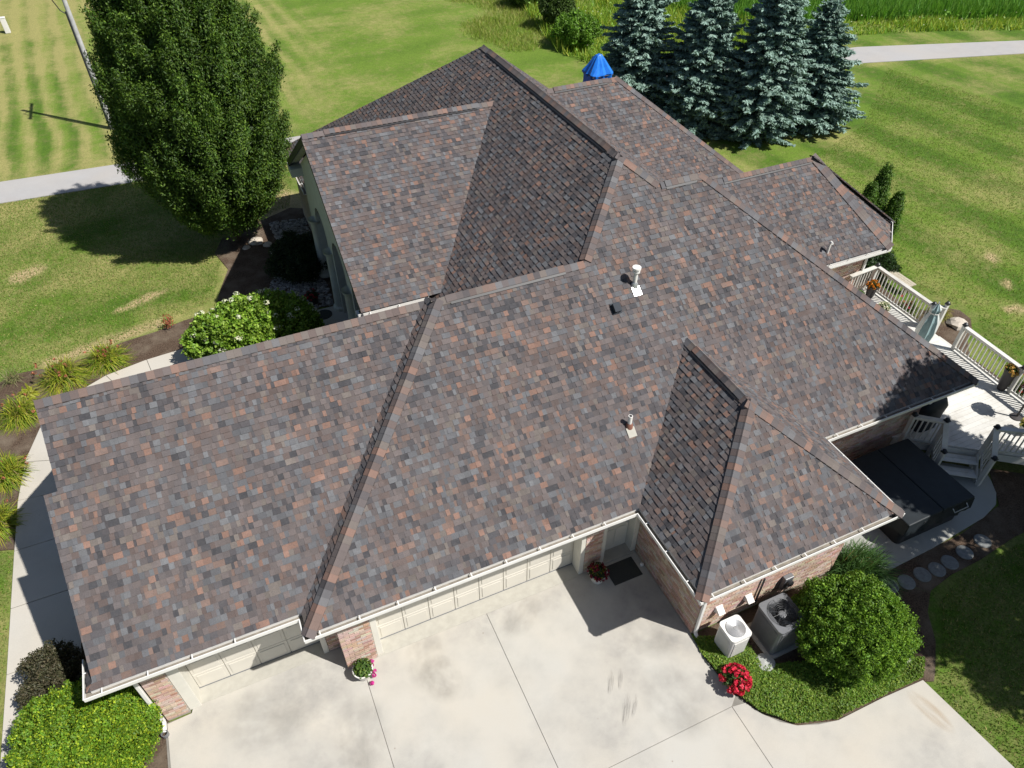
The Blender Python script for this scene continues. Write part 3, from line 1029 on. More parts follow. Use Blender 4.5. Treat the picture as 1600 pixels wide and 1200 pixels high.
w11 = m.build('wall', M['mortar'], HOUSE)
brick_wall((12.42, 6.2), (13.4, 7.1), .02, ZT, w11)
# plain walls the photograph does not show: left gable of the garage and the backs
m = MB().add([(-10.1, 1.0, -.05), (-10.1, 8.2, -.05), (-10.1, 8.2, 3.0), (-10.1, G1V, G1Z - .2), (-10.1, 1.0, 2.75)], [(0, 1, 2, 3, 4)])
m.box(-10.1, -3, 8.1, 8.2, -.05, 3.0)
m.box(-3.2, -3.05, 16, 20.1, -.05, 2.7)
m.box(-3.05, 9, 20.0, 20.1, -.05, 2.7)
m.box(9, 11, 9.8, 9.9, -.05, 2.5).box(10.9, 11, 9.8, 17.6, -.05, 2.5)
m.build('wall', M['mortar'], HOUSE)


def inside_roof(x, y):
    return (-10.5 < x < -7 and y > .48) or (-7 < x < 10 and y > 0) or (0 < x < 5.16 and y > -2.31) or (10 < x < 12.7 and y > 5.62)


sc_ = []
for c, ax, ay, az, col, par, wd in BR:
    x, y, dp = cam_px(np.array(c))
    t = (HE - c.z) / (CAM[2] - c.z)
    q = c + (Vector(CAM) - c) * t
    facing = (Vector(CAM) - c).normalized().dot(ay.normalized())
    ok = 0 < x < 1600 and 0 < y < 1200 and not inside_roof(q.x, q.y) and facing > .05
    sc_.append(wd * facing / dp ** 2 if ok else 0)
order = sorted(range(len(BR)), key=lambda i: -sc_[i])
ownb = set(i for i in order[:300] if sc_[i] > 0)
rest = {}
for i, (c, ax, ay, az, col, par, wd) in enumerate(BR):
    if i in ownb:
        MB().obox(c, ax, ay, az, col).build('brick', M['brick'], par, at=c)
    else:
        rest.setdefault(par.name, (par, MB()))[1].obox(c, ax, ay, az, col)
for par, m in rest.values():
    tag(m.build('bricks', M['brick'], par), kind='stuff')


def garage_door(x0, x1, y, cols):
    d = MB().box(x0, x1, y + .02, y + .06, .0, 2.15).build('garage_door', M['door'], HOUSE)
    rows = 4
    hgt = 2.13 / rows
    for r in range(rows):
        for k in range(cols):
            w = (x1 - x0) / cols
            a, b = x0 + k * w, x0 + (k + 1) * w
            z = .02 + r * hgt
            m = MB()
            m.box(a + .008, b - .008, y, y + .02, z + .006, z + hgt - .006)
            m.box(a + .07, b - .07, y - .012, y - .0015, z + .08, z + hgt - .08)
            m.build('panel', M['door'], d, bevel=.006)
    MB().box(x0, x1, y - .01, y + .03, .008, .026).build('door_seal', M['grey_metal'], d)
    return d


garage_door(-5.70, -.92, .93, 8)
garage_door(-9.45, -6.88, 1.42, 4)
tr = MB()
for x0, x1, y in ((-5.835, -5.70, .60), (-.92, -.805, .60), (-9.675, -9.45, 1.02), (-6.88, -6.765, 1.10)):
    tr.box(x0, x1, y, y + .42, .0, 2.15)
tr.box(-5.835, -.805, .60, .95, 2.15, ZT).box(-9.675, -6.765, 1.02, 1.45, 2.15, ZT).box(-.36, .655, .62, .95, 2.15, ZT)
tr.build('door_trim', M['trim'], HOUSE, bevel=.008)
sd = MB().box(-.22, .52, .90, .95, .04, 2.08).build('service_door', M['trim'], HOUSE)
m = MB()
for z0, z1 in ((.18, .85), (1.0, 1.9)):
    m.box(-.12, .12, .885, .8985, z0, z1).box(.18, .42, .885, .8985, z0, z1)
m.build('panel', M['trim'], sd, bevel=.006)
MB().lathe([(.03, 0), (.035, .02), (.03, .05)], (.46, .86, 1.0), 10, cap=True).build('handle', M['galv'], sd)
MB().box(-.36, -.23, .64, .95, 0, 2.15).box(.53, .655, .64, .95, 0, 2.15).build('door_frame', M['trim'], HOUSE, bevel=.008)
MB().box(-.34, .64, .60, .95, -.02, .05).build('threshold', M['apron'], HOUSE)

# entry gable wall: stucco with three arched openings
out = [(7.6, .1)]
for c in (9.6, 11.95, 14.3):
    r0, spr = .82, 2.35
    out += [(c - r0, .1)] + [(c - r0 * math.cos(math.pi * i / 12), spr + r0 * math.sin(math.pi * i / 12)) for i in range(13)] + [(c + r0, .1)]
out += [(16.2, .1), (16.2, 3.95), (11.84, GZ - .17), (7.6, 4.08)]
m = MB()
n = len(out)
m.add([(-3.40, y, z) for y, z in out] + [(-3.12, y, z) for y, z in out], [tuple(reversed(range(n))), tuple(range(n, 2 * n))] + [(i, (i + 1) % n, n + (i + 1) % n, n + i) for i in range(n)])
gw = m.build('gable_wall', M['stucco'], HOUSE)
for c in (8.6, 10.78, 13.12, 15.3):
    MB().lathe([(.25, .1), (.25, .2), (.19, .25), (.17, 1.2), (.165, 2.2), (.22, 2.27), (.24, 2.35)], (-3.42, c, 0), 16).build('column', M['stucco'], gw, smooth=40)
MB().box(-1.2, -1.05, 7.6, 16.2, .0, 3.7).build('entry_wall', M['mortar'], HOUSE)
MB().box(-1.24, -1.2, 11.2, 12.3, .12, 2.2).build('front_door', M['dark_metal'], HOUSE)

# downspouts
def downspout(pts, w=.075):
    m = MB()
    for a, b in zip(pts, pts[1:]):
        m.beam(a, b, w, w * .8, up=(0, .9, .1))
    return m.build('downspout', M['white'], HOUSE, bevel=.012)


downspout([(-10.05, .56, HE - .12), (-10.16, .93, HE - .42), (-10.16, .93, .12), (-10.19, .74, .05)])
downspout([(.05, -2.25, HE - .13), (.72, -1.80, HE - .5), (.72, -1.80, .10), (.70, -1.92, .03)])
downspout([(9.5, .10, HE - .12), (9.44, .54, HE - .45), (9.44, .54, .65)])
downspout([(12.45, 5.8, HE - .12), (12.46, 6.14, HE - .4), (12.46, 6.14, .65)])
MB().lathe([(.07, 0), (.07, .1), (.055, .1)], (-10.18, .70, 0), 12).build('drain_boot', M['grey_metal'], HOUSE)


# roof vents
def vent_pipe(x, y, h, hood):
    z = zP(y)
    base = MB()
    c = Vector((x, y, z))
    upv, nv, e = Vector((0, CS, S * CS)), Vector((0, -S * CS, CS)), Vector((1, 0, 0))
    base.obox(c - upv * .13 + nv * .026, e * .10, upv * .11, nv * .004)
    f = base.build('flashing', M['galv'] if hood else M['apron'], ROOF)
    p = MB()
    p.tube([(x, y, z - .05), (x, y, z + h)], .048, 14)
    if hood:
        p.tube([(x, y, z + h - .08), (x, y, z + h - .03)], .085, 14).tube([(x, y, z + h), (x, y, z + h + .05)], .10, 14)
    pp = p.build('vent_pipe', M['pot_white'] if hood else M['pot_white'], ROOF, smooth=40)
    MB().lathe([(.085, 0), (.075, .10), (.055, .14)], (x, y, z - .02), 14).build('collar', M['galv'] if hood else M['copper'], pp, smooth=40)
    if not hood:
        MB().lathe([(.035, .001), (.0, .001)], (x, y, z + h), 14).build('opening', M['black'], pp)


vent_pipe(1.80, 3.75, .46, True)
vent_pipe(.50, 1.42, .33, False)
x, y = 1.16, 3.45
c = Vector((x, y, zP(y)))
upv, nv, e = Vector((0, CS, S * CS)), Vector((0, -S * CS, CS)), Vector((1, 0, 0))
m = MB()
m.obox(c + nv * .026, e * .11, upv * .13, nv * .004)
m.obox(c + nv * .075, e * .085, upv * .10, nv * .05)
hv = m.build('roof_vent', M['vent_black'], ROOF, bevel=.012)
MB().obox(c + nv * .06 - upv * .104, e * .03, upv * .003, nv * .012).build('louvre', M['galv'], hv)
MB().tube([(10.35, 5.98, 2.75), (10.35, 5.98, 3.22)], .04, 12).tube([(10.35, 5.98, 3.22), (10.30, 5.86, 3.24)], .04, 12).build('vent_pipe', M['white'], ROOF, smooth=40)

# chimney with tarp
MB().box(6.56, 7.08, 14.36, 14.8, 4.5, 5.98).build('chimney', M['mortar'], HOUSE)
t = MB()
X0, X1, Y0, Y1 = 6.42, 7.22, 14.2, 14.95
lo, mid, top = 5.4, 5.98, 6.54
N = 6
def edge_ring(z, k, jit):
    r = []
    for (ax, ay), (bx, by) in zip(((0, 0), (1, 0), (1, 1), (0, 1)), ((1, 0), (1, 1), (0, 1), (0, 0))):
        for i in range(N):
            f = i / N
            u, v = ax + (bx - ax) * f, ay + (by - ay) * f
            u, v = .5 + (u - .5) * k, .5 + (v - .5) * k
            j = jit * (1 if i % 2 else -1) * (.5 + R.random())
            r.append((X0 + (X1 - X0) * u + j * (u - .5), Y0 + (Y1 - Y0) * v + j * (v - .5), z + R.uniform(-.02, .02)))
    return r
rings = [edge_ring(lo, .98, .03), edge_ring(5.68, .96, .04), edge_ring(mid - .12, .96, .05), edge_ring(mid, 1.06, .05), edge_ring(mid + .03, 1.04, .05), edge_ring(6.22, .70, .07), edge_ring(6.42, .40, .06), edge_ring(top, .20, .02)]
n4 = 4 * N
t.add([p for r in rings for p in r], [(i * n4 + k, i * n4 + (k + 1) % n4, (i + 1) * n4 + (k + 1) % n4, (i + 1) * n4 + k) for i in range(len(rings) - 1) for k in range(n4)] + [tuple(7 * n4 + k for k in range(n4))])
tp = t.build('tarp', M['tarp'])
tag(tp, 'bright blue tarp tied over the chimney top behind the roof ridge', 'tarp')
cr = MB()
pts = edge_ring(mid - .03, 1.0, 0)
cr.tube(pts + [pts[0]], .016, 6)
cr.build('tie_rope', M['pot_dark'], tp)

# small things on the wing's front wall
m = MB()
for x, z in ((1.22, .70), (2.02, .62)):
    mm = MB().box(x - .09, x + .09, -1.79, -1.755, z - .09, z + .09)
    mm.add([(x - .08, -1.79, z + .08), (x + .08, -1.79, z + .08), (x + .08, -1.93, z - .02), (x - .08, -1.93, z - .02), (x - .08, -1.79, z - .08), (x + .08, -1.79, z - .08), (x + .08, -1.90, z - .05), (x - .08, -1.90, z - .05)],
           [(0, 1, 2, 3), (3, 2, 6, 7), (0, 3, 7, 4), (1, 5, 6, 2)])
    mm.build('wall_vent', M['white'], HOUSE)
MB().tube([(2.3, -1.80, .25), (2.3, -1.80, 1.2)], .022, 8).build('conduit', M['dark_metal'], HOUSE)
em = MB().box(2.92, 3.16, -1.88, -1.76, .42, .86).build('electric_meter', M['grey_metal'], HOUSE, bevel=.015)
MB().lathe([(.085, 0), (.085, .07), (.06, .09), (0, .09)], (0, 0, 0), 16).build('meter_glass', M['dark_metal'], em, smooth=40)
bpy.data.objects[em.children[0].name].matrix_local = Matrix.Translation(Vector((3.04, -1.88, .72)) - WORLD[em.name]) @ Matrix.Rotation(math.pi / 2, 4, 'X')

# ------------------------------------------------------------------ plants
def unit(a):
    return a / np.maximum(1e-9, np.linalg.norm(a, axis=-1, keepdims=True))


def leaf_arrays(P, N, L, W, cols, T=None, fold=.25):
    """one folded diamond leaf (two triangles) per point; N normals, T pointing directions"""
    n = len(P)
    if T is None:
        T = rng.normal(size=(n, 3))
    N = unit(N)
    T = unit(T - N * np.sum(T * N, 1, keepdims=True))
    B = np.cross(N, T)
    L = np.broadcast_to(np.asarray(L, float), (n,))[:, None]
    W = np.broadcast_to(np.asarray(W, float), (n,))[:, None]
    tip = P + T * L * .55 - N * L * .1
    base = P - T * L * .45
    a = P + B * W * .5 + N * W * fold
    b = P - B * W * .5 + N * W * fold
    V = np.stack([base, a, tip, b], 1).reshape(-1, 3)
    i = np.arange(n)[:, None] * 4
    F = np.concatenate([i + np.array([[0, 2, 1]]), i + np.array([[0, 3, 2]])], 0)
    return V, F, np.repeat(cols, 4, 0)


def leaf_obj(name, arrs, mat, parent=None):
    V, F, C, o = [], [], [], 0
    for v, f, c in arrs:
        V.append(v); F.append(f + o); C.append(c); o += len(v)
    return link(name, mesh_np(name, np.concatenate(V), F3=np.concatenate(F), mat=mat, cols=np.concatenate(C)), parent)


def colors(n, base, var=.25, alt=None, share=0.0, hue=.08):
    c = np.array(base)[None] * (1 + var * rng.uniform(-1, 1, (n, 1))) * (1 + hue * rng.uniform(-1, 1, (n, 3)))
    if alt is not None:
        k = rng.random(n) < share
        c[k] = np.array(alt)[None] * (1 + var * rng.uniform(-1, 1, (k.sum(), 1)))
    return np.clip(c, 0, 1)


def sphere_pts(n):
    return unit(rng.normal(size=(n, 3)))


def clump_crown(centers, dirs, length, radius, per, leaf, wid, base, alt=None, share=.2, var=.3, up=.4, tint=.18, point=0.0, jit=.22):
    """leaf plumes: each clump is a tapered spindle of leaves around its own axis"""
    k = len(centers)
    t = rng.random((k, per)) ** .85
    ang = rng.uniform(0, 2 * np.pi, (k, per))
    d = unit(dirs)
    ref = np.where(np.abs(d[:, 2:3]) > .9, [[1., 0, 0]], [[0, 0, 1.]])
    a = unit(np.cross(d, ref)); b = np.cross(d, a)
    prof = np.sin(np.pi * np.clip(t * .85 + .12, 0, 1)) ** .8
    spike = np.minimum(1, t * 5 + .35) * (1 - t) ** .75 * 1.15
    rad = radius * rng.uniform(.7, 1.3, (k, 1)) * (prof * (1 - point) + spike * point) * rng.uniform(.55, 1.05, (k, per))
    radial = a[:, None] * np.cos(ang)[..., None] + b[:, None] * np.sin(ang)[..., None]
    ln = np.broadcast_to(np.asarray(length, float), (k,))[:, None, None]
    P = centers[:, None] + d[:, None] * ((t[..., None] - .35) * ln) + radial * rad[..., None]
    N = radial + d[:, None] * .35 + np.array([0, 0, up]) + rng.normal(size=(k, per, 3)) * .45
    T = d[:, None] * .9 + radial * .5 + rng.normal(size=(k, per, 3)) * .4
    P = P + rng.normal(size=P.shape) * radius * jit
    P, N, T = (q.reshape(-1, 3) for q in (P, N, T))
    n = len(P)
    c = colors(n, base, var, alt, share) * np.repeat(1 + tint * rng.uniform(-1, 1, (k, 1)), per, 0)
    s = rng.uniform(.7, 1.3, n)
    return leaf_arrays(P, N, leaf * s, wid * s, c, T)


def trunk(parent, base, top, r0, r1, limbs=6, spread=1.2, name='trunk', mat='bark'):
    m = MB()
    b, t = Vector(base), Vector(top)
    pts = [b.lerp(t, i / 6) + Vector((R.uniform(-.05, .05), R.uniform(-.05, .05), 0)) * (i > 0) for i in range(7)]
    m.tube(pts, [r0 * 1.25] + [r0 + (r1 - r0) * i / 6 for i in range(1, 7)], 9)
    for i in range(limbs):
        f = R.uniform(.2, .85)
        p = b.lerp(t, f)
        a = R.uniform(0, 6.28)
        h = (t - b).length
        q = p + Vector((math.cos(a) * spread, math.sin(a) * spread, h * .18))
        m.tube([p, p.lerp(q, .5) + Vector((0, 0, -.05 * h * .2)), q], [r0 * (1 - f) * .6 + .015, r0 * (1 - f) * .4 + .012, .01], 6)
    return m.build(name, M[mat], parent, smooth=60)


# --- the big clipped egg-shaped tree
def egg_tree(loc, rad, zlow, ztop, label, clumps, per, base, alt):
    t = root('hornbeam_tree', loc, label, 'tree')
    trunk(t, (loc[0], loc[1], -.06), (loc[0], loc[1], ztop * .8), .16, .04, 14, 1.4)
    C, D = [], []
    for i in range(clumps):
        f = (i + .5) / clumps
        z = zlow + (ztop - zlow) * f
        q = (z - zlow) / (ztop - zlow)
        r = rad * min(1, (q / .36 + .24) ** .62) * (1 - max(0, q - .52) / .48 * .78) ** .75
        r *= R.uniform(.82, 1.03) * (1 + .06 * math.sin(3 * i * 2.39996 + 1) * math.sin(z * 1.3))
        a = i * 2.39996 + R.uniform(-.3, .3)
        C.append((loc[0] + r * math.cos(a), loc[1] + r * math.sin(a), z))
        tl = R.uniform(.25, .6)
        D.append((math.cos(a) * tl + R.uniform(-.2, .2), math.sin(a) * tl + R.uniform(-.2, .2), 1 if q > .15 else .4))
    arr = [clump_crown(np.array(C), np.array(D), rng.uniform(.9, 1.5, clumps), .34, per, .092, .036, base, alt, .34, .40, .30, .24, .85, .20)]
    n = 9000                                                       # leaves further in
    z = rng.uniform(zlow + .4, ztop - .6, n); a = rng.uniform(0, 6.28, n)
    q = (z - zlow) / (ztop - zlow)
    r = rad * .80 * np.minimum(1, (q / .36 + .22) ** .62) * (1 - np.maximum(0, q - .52) / .48 * .8) ** .75 * rng.uniform(.75, 1, n)
    P = np.stack([loc[0] + r * np.cos(a), loc[1] + r * np.sin(a), z], 1)
    arr.append(leaf_arrays(P, np.stack([np.cos(a), np.sin(a), .5 + 0 * a], 1) + rng.normal(size=(n, 3)) * .4, .30, .24, colors(n, np.array(base) * .9)))
    leaf_obj('crown', arr, M['leaf'], t)
    return t


egg_tree((-6.02, 19.3, 0), 2.56, .95, 10.4, 'large dense egg shaped dark green tree beside the entry', 620, 600, (.050, .102, .013), (.105, .178, .020))


# --- blue spruces
def spruce(loc, h, rad, label, tip=.0):
    t = root('blue_spruce', loc, label, 'tree', 'blue spruces behind the house')
    trunk(t, (loc[0], loc[1], -.06), (loc[0], loc[1], h), .13, .015, 0)
    P, N, T, L, C = [], [], [], [], []
    z = .25
    lev = 0
    lob = [R.uniform(.78, 1.12) for _ in range(9)]
    ax, ay = R.uniform(-.05, .05), R.uniform(-.05, .05)
    while z < h - .12:
        f = z / h
        br = rad * min(1, (1 - f) * 1.25) ** .72 * (1 - .25 * max(0, .22 - f) / .22) + .07
        nb = max(6, int(19 * (1 - f) ** .5 + 4))
        off = R.uniform(0, 6.28)
        for b in range(nb):
            a = off + 6.283 * b / nb + R.uniform(-.16, .16)
            ln = br * R.uniform(.66, 1.1) * lob[int((a % 6.283) / 6.284 * 9)] * (.82 + .3 * math.sin(z * 3.1 + a * 2 + loc[0]) ** 2)
            dr = -.16 - .22 * (1 - f) + R.uniform(-.08, .08) + (.9 * max(0, f - .8) / .2)
            da = np.array([math.cos(a), math.sin(a), 0]); sd_ = np.array([-math.sin(a), math.cos(a), 0])
            ns = max(3, int(ln / .07))
            for s_ in range(ns):
                u = .22 + .78 * (s_ + R.random() * .5) / ns
                up_ = dr * u + .22 * u * u
                p = np.array([loc[0] + ax * z, loc[1] + ay * z, z]) + da * ln * u + np.array([0, 0, ln * up_])
                wid = (.34 * (1 - u) + .10) * min(1, ln)
                for sg in (-1, 1, 0):
                    d = da * (.75 if sg else 1) + sd_ * sg * .8 + np.array([0, 0, .12 + R.uniform(-.1, .2)])
                    q = p + sd_ * sg * wid * R.uniform(.2, .75)
                    P.append(q); T.append(d); L.append(R.uniform(.15, .33)); N.append(np.array([0, 0, 1.]) + rng.normal(size=3) * .45)
                    if R.random() < .55:
                        P.append(q + np.array([0, 0, -.04])); T.append(d + rng.normal(size=3) * .35); L.append(R.uniform(.14, .24)); N.append(rng.normal(size=3))
                        C.append(u)
                    C.append(u)
        z += R.uniform(.10, .15) + .05 * (1 - f)
        lev += 1
    P, N, T, L = (np.array(q) for q in (P, N, T, L))
    u = np.array(C)[:, None]
    base = np.array((.155, .24, .19)); new = np.array((.30, .425, .375))
    c = base + (new - base) * np.clip((u - .45) * 1.5, 0, 1) * rng.uniform(.25, 1.0, (len(P), 1))
    c *= 1 + .25 * rng.uniform(-1, 1, (len(P), 1))
    leaf_obj('crown', [leaf_arrays(P, N, L, L * .42, c, T, .1)], M['needle'], t)
    return t


spruce((13.7, 22.7, 0), 8.4, 2.05, 'blue spruce nearest the blue chimney tarp, tallest in the photo and set apart')
spruce((15.85, 20.6, 0), 7.3, 2.2, 'blue spruce second from the chimney tarp, leaning into its neighbours')
spruce((18.5, 18.95, 0), 8.1, 2.55, 'broadest blue spruce, third from the chimney tarp, closest to the roof')
spruce((21.5, 18.9, 0), 5.6, 2.35, 'smallest blue spruce at the road side end of the row')


# --- rounded shrubs
def dome(name, loc, rx, ry, h, label, cat, clumps, per, leaf, base, alt=None, share=.25, rad=.2, ln=.45, blossoms=0, group=None, mat='leaf', var=.3, low=-.15, wid=.62, inner=1200):
    t = root(name, loc, label, cat, group)
    m = MB()
    for i in range(9):
        a = i * 2.4
        m.tube([(loc[0] + .04 * math.cos(a), loc[1] + .04 * math.sin(a), loc[2] - .05), (loc[0] + rx * .3 * math.cos(a), loc[1] + ry * .3 * math.sin(a), loc[2] + h * .4), (loc[0] + rx * .7 * math.cos(a), loc[1] + ry * .7 * math.sin(a), loc[2] + h * .72)], [.025, .018, .008], 5)
    m.build('stem', M['bark'], t)
    d = sphere_pts(clumps * 3)
    d = d[d[:, 2] > low][:clumps]
    lump = 1 + .10 * np.sin(d[:, 0] * 5 + loc[0]) * np.cos(d[:, 1] * 4.3 + loc[1]) + rng.uniform(-.14, .09, len(d))
    c = np.array(loc) + np.array([0, 0, h * .40]) + d * np.array([rx - rad * .6, ry - rad * .6, h * .60 - rad * .5]) * lump[:, None]
    arr = [clump_crown(c, d * .8 + np.array([0, 0, .55]), ln, rad, per, leaf, leaf * wid, base, alt, share, var)]
    d2 = sphere_pts(inner)
    P = np.array(loc) + np.array([0, 0, h * .40]) + d2 * np.array([rx, ry, h * .6]) * rng.uniform(.55, .84, (inner, 1))
    arr.append(leaf_arrays(P, d2, leaf * 2.2, leaf * 1.7, colors(inner, np.array(base) * .9)))
    leaf_obj('foliage', arr, M[mat], t)
    if blossoms:
        bl = []
        k = rng.choice(len(c), blossoms, replace=True)
        for i in k:
            p = c[i] + d[i] * rad * 1.45 + np.array([0, 0, .05]) + rng.normal(size=3) * .05
            q = sphere_pts(26)
            q[:, 2] = np.abs(q[:, 2])
            bl.append(leaf_arrays(p + q * np.array([.085, .085, .06]), q, .05, .05, colors(26, (.66, .68, .50), .12)))
        leaf_obj('blossoms', bl, M['petal'], t)
    return t


dome('round_bush', (3.48, -3.34, -.03), 1.08, 1.03, 1.75, 'big round glossy green bush beside the grey air conditioner', 'bush', 620, 150, .048, (.10, .20, .018), (.18, .30, .028), .32, .125, .34, inner=3500)
dome('golden_bush', (-11.35, .78, -.03), 1.13, 1.08, 1.68, 'yellow green rounded bush at the garage corner beside the driveway', 'bush', 600, 165, .050, (.12, .225, .018), (.31, .40, .025), .24, .125, .34, inner=3000)
dome('dark_shrub', (-12.05, 2.5, -.03), .50, .66, 1.0, 'small dark purplish shrub by the walkway behind the golden bush', 'shrub', 120, 150, .05, (.060, .060, .030), (.10, .085, .05), .3, .12, .42)
hy = dome('hydrangea', (-6.3, 12.1, -.03), 1.82, .98, 1.75, 'light green hydrangea with white blossom heads by the garage walk', 'bush', 420, 105, .095, (.15, .265, .026), (.25, .37, .045), .3, .16, .42, blossoms=110, wid=.75, inner=2500)
dome('yew_shrub', (-4.15, 15.9, -.03), 1.05, 1.15, 1.25, 'dark shrub in the shade in front of the entry arches', 'shrub', 160, 130, .06, (.022, .042, .012), None, 0, .16, .4)
dome('bay_shrub', (14.75, 7.7, -.05), .75, .9, .9, 'dark green low shrub below the breakfast bay gutter', 'shrub', 90, 110, .07, (.028, .06, .014), None, 0, .15, .35)
for loc, r, h, lab, b in (((16.9, 37.2, -.06), 1.1, 2.3, 'tall wild bush with a rust brown top at the field edge', (.055, .095, .018)),
                          ((16.4, 33.6, -.06), 1.35, 1.7, 'wild green bush at the field edge behind the tarp', (.095, .19, .018)),
                          ((16.9, 42.4, -.06), 1.2, 1.6, 'wild dark bush farthest along the field edge', (.06, .11, .018)),
                          ((25.2, 31.4, -.06), 1.2, 1.4, 'wild bush in the weeds between the spruces', (.08, .155, .018))):
    w = dome('wild_bush', loc, r, r, h, lab, 'bush', 90, 110, .12, b, tuple(v * 1.6 for v in b), .25, .25, .5, group='wild bushes along the field edge')
    if 'rust' in lab:
        c = np.array(loc) + np.array([0, 0, h * .95]) + rng.normal(size=(700, 3)) * np.array([.35, .35, .15])
        leaf_obj('rust_leaves', [leaf_arrays(c, rng.normal(size=(700, 3)) + [0, 0, 1], .11, .07, colors(700, (.20, .10, .04)))], M['leaf'], w)


def arborvitae(loc, h, r, label):
    t = root('arborvitae', loc, label, 'tree', 'arborvitae behind the bay')
    trunk(t, (loc[0], loc[1], -.06), (loc[0], loc[1], h * .8), .05, .01, 0)
    k = int(70 * h / 2)
    f = np.sort(rng.random(k)) ** 1.1
    a = np.arange(k) * 2.4 + rng.uniform(-.3, .3, k)
    rr = r * np.clip((f + .12) * 5, 0, 1) * (1 - f) ** .55
    c = np.stack([loc[0] + rr * .75 * np.cos(a), loc[1] + rr * .75 * np.sin(a), .08 + f * (h - .25)], 1)
    d = np.stack([np.cos(a) * .2, np.sin(a) * .2, 1 + 0 * a], 1)
    leaf_obj('crown', [clump_crown(c, d, .45, r * .34, 170, .075, .03, (.07, .15, .015), (.12, .21, .025), .25, .28)], M['leaf'], t)


for x, y, h, r, lab in ((16.0, 9.6, 2.2, .42, 'bright green arborvitae, left one of the three spires past the bay roof'),
                        (16.65, 9.75, 2.75, .46, 'bright green arborvitae, tallest of the three spires past the bay roof'),
                        (17.1, 9.2, 1.75, .40, 'bright green arborvitae, shortest of the three spires past the bay roof')):
    arborvitae((x, y, -.06), h, r, lab)


# --- strap-leaved clumps
def strap_clump(name, loc, n, ln, label, cat, base, alt, share, width=.022, spread=1.0, flowers=0, fcol=(.5, .12, .05), group=None, dead=.1, lean=(0, 0)):
    t = root(name, loc, label, cat, group)
    a = rng.uniform(0, 6.28, n)
    out = rng.random(n) ** .6 * spread
    L = ln * rng.uniform(.65, 1.1, n)
    dirx = np.cos(a) * out + lean[0]; diry = np.sin(a) * out + lean[1]
    u = np.linspace(0, 1, 5)
    hz = np.maximum(.22, np.sqrt(np.maximum(0, 1.15 - out ** 2))) * rng.uniform(.7, 1.1, n)
    cr = ln * .28 * np.sqrt(rng.random(n)); ca_ = rng.uniform(0, 6.28, n)
    cx = loc[0] + np.cos(ca_) * cr; cy = loc[1] + np.sin(ca_) * cr
    X = cx[:, None] + dirx[:, None] * L[:, None] * u * .85
    Y = cy[:, None] + diry[:, None] * L[:, None] * u * .85
    Z = loc[2] + L[:, None] * (hz[:, None] * u * 1.15 - (.35 + .55 * out[:, None]) * u ** 2.2)
    Z = np.maximum(Z, loc[2] + .01)
    side = np.stack([-np.sin(a), np.cos(a), np.zeros(n)], 1)
    w = width * np.array([.8, 1, .95, .65, .08])
    cen = np.stack([X, Y, Z], -1)
    A = cen + side[:, None] * w[None, :, None]; B = cen - side[:, None] * w[None, :, None]
    V = np.stack([A, B], 2).reshape(n, 10, 3)
    i = np.arange(n)[:, None] * 10
    F = np.concatenate([i + np.array([[2 * k, 2 * k + 1, 2 * k + 3, 2 * k + 2]]) for k in range(4)], 0)
    c = colors(n, base, .25, alt, share)
    kd = rng.random(n) < dead
    c[kd] = np.array((.30, .22, .11)) * rng.uniform(.6, 1.1, (kd.sum(), 1))
    link('blades', mesh_np('blades', V.reshape(-1, 3), F4=F, mat=M['grass_blade'], cols=np.repeat(c, 10, 0)), t)
    if flowers:
        arr = []
        for i in range(flowers):
            an = R.uniform(0, 6.28); rr = R.uniform(.05, .75) * ln
            p = np.array([loc[0] + rr * math.cos(an), loc[1] + rr * math.sin(an), loc[2] + ln * R.uniform(.38, .6)])
            q = sphere_pts(8)
            arr.append(leaf_arrays(p + q * .035, q, .075, .045, colors(8, fcol, .3)))
        leaf_obj('blossoms', arr, M['petal'], t)
    return t


LG, LA = (.16, .24, .02), (.36, .36, .04)
DG = 'daylilies along the walkway'
for (x, y, s_, lab) in ((-10.85, 13.5, .74, 'daylily clump with orange blossoms, the one nearest the hydrangea'),
                        (-12.05, 13.15, .82, 'largest daylily clump, covered in reddish blossoms, at the bend of the walk'),
                        (-13.2, 11.95, .72, 'daylily clump tucked under the garage roof corner'),
                        (-13.45, 9.55, .72, 'daylily clump with pale tips beside the straight walkway'),
                        (-13.6, 7.85, .70, 'daylily clump at the frame edge nearest the shaded walk')):
    strap_clump('daylily', (x, y, -.04), 1300, s_ * 1.25, lab, 'plant', LG, LA, .42, .0085, 1.12, 16 if 'blossoms' in lab else 6, (.36, .13, .07), DG, .12)
strap_clump('hosta', (-13.05, 12.85, -.04), 90, .42, 'small golden hosta between the daylily clumps', 'plant', (.25, .27, .03), (.33, .33, .07), .4, .04, 1.0)
strap_clump('wispy_grass', (-13.5, 13.75, -.04), 120, .65, 'thin pale wispy grass tuft at the lawn edge', 'plant', (.19, .21, .08), (.30, .28, .15), .4, .006, .9)
strap_clump('ornamental_grass', (5.1, -2.0, -.04), 1900, 1.2, 'dark green fountain grass at the patio corner by the bush', 'grass clump', (.055, .125, .03), (.085, .17, .04), .3, .006, 1.1, dead=.02, lean=(.15, -.12))
strap_clump('bed_grass', (15.0, 4.6, -.04), 500, .6, 'yellow green grass clump beside the rock past the deck', 'plant', (.19, .20, .03), (.27, .24, .05), .3, .009)
strap_clump('bed_lily', (14.3, 5.2, -.04), 400, .6, 'green strappy clump in the bed below the deck railing', 'plant', (.07, .13, .02), (.15, .18, .03), .3, .010, flowers=6, fcol=(.5, .05, .08))
strap_clump('bed_lily_dark', (14.1, .8, -.04), 450, .7, 'dark leafy clump below the second deck railing', 'plant', (.04, .08, .02), (.09, .12, .03), .3, .011, flowers=10, fcol=(.5, .04, .03))


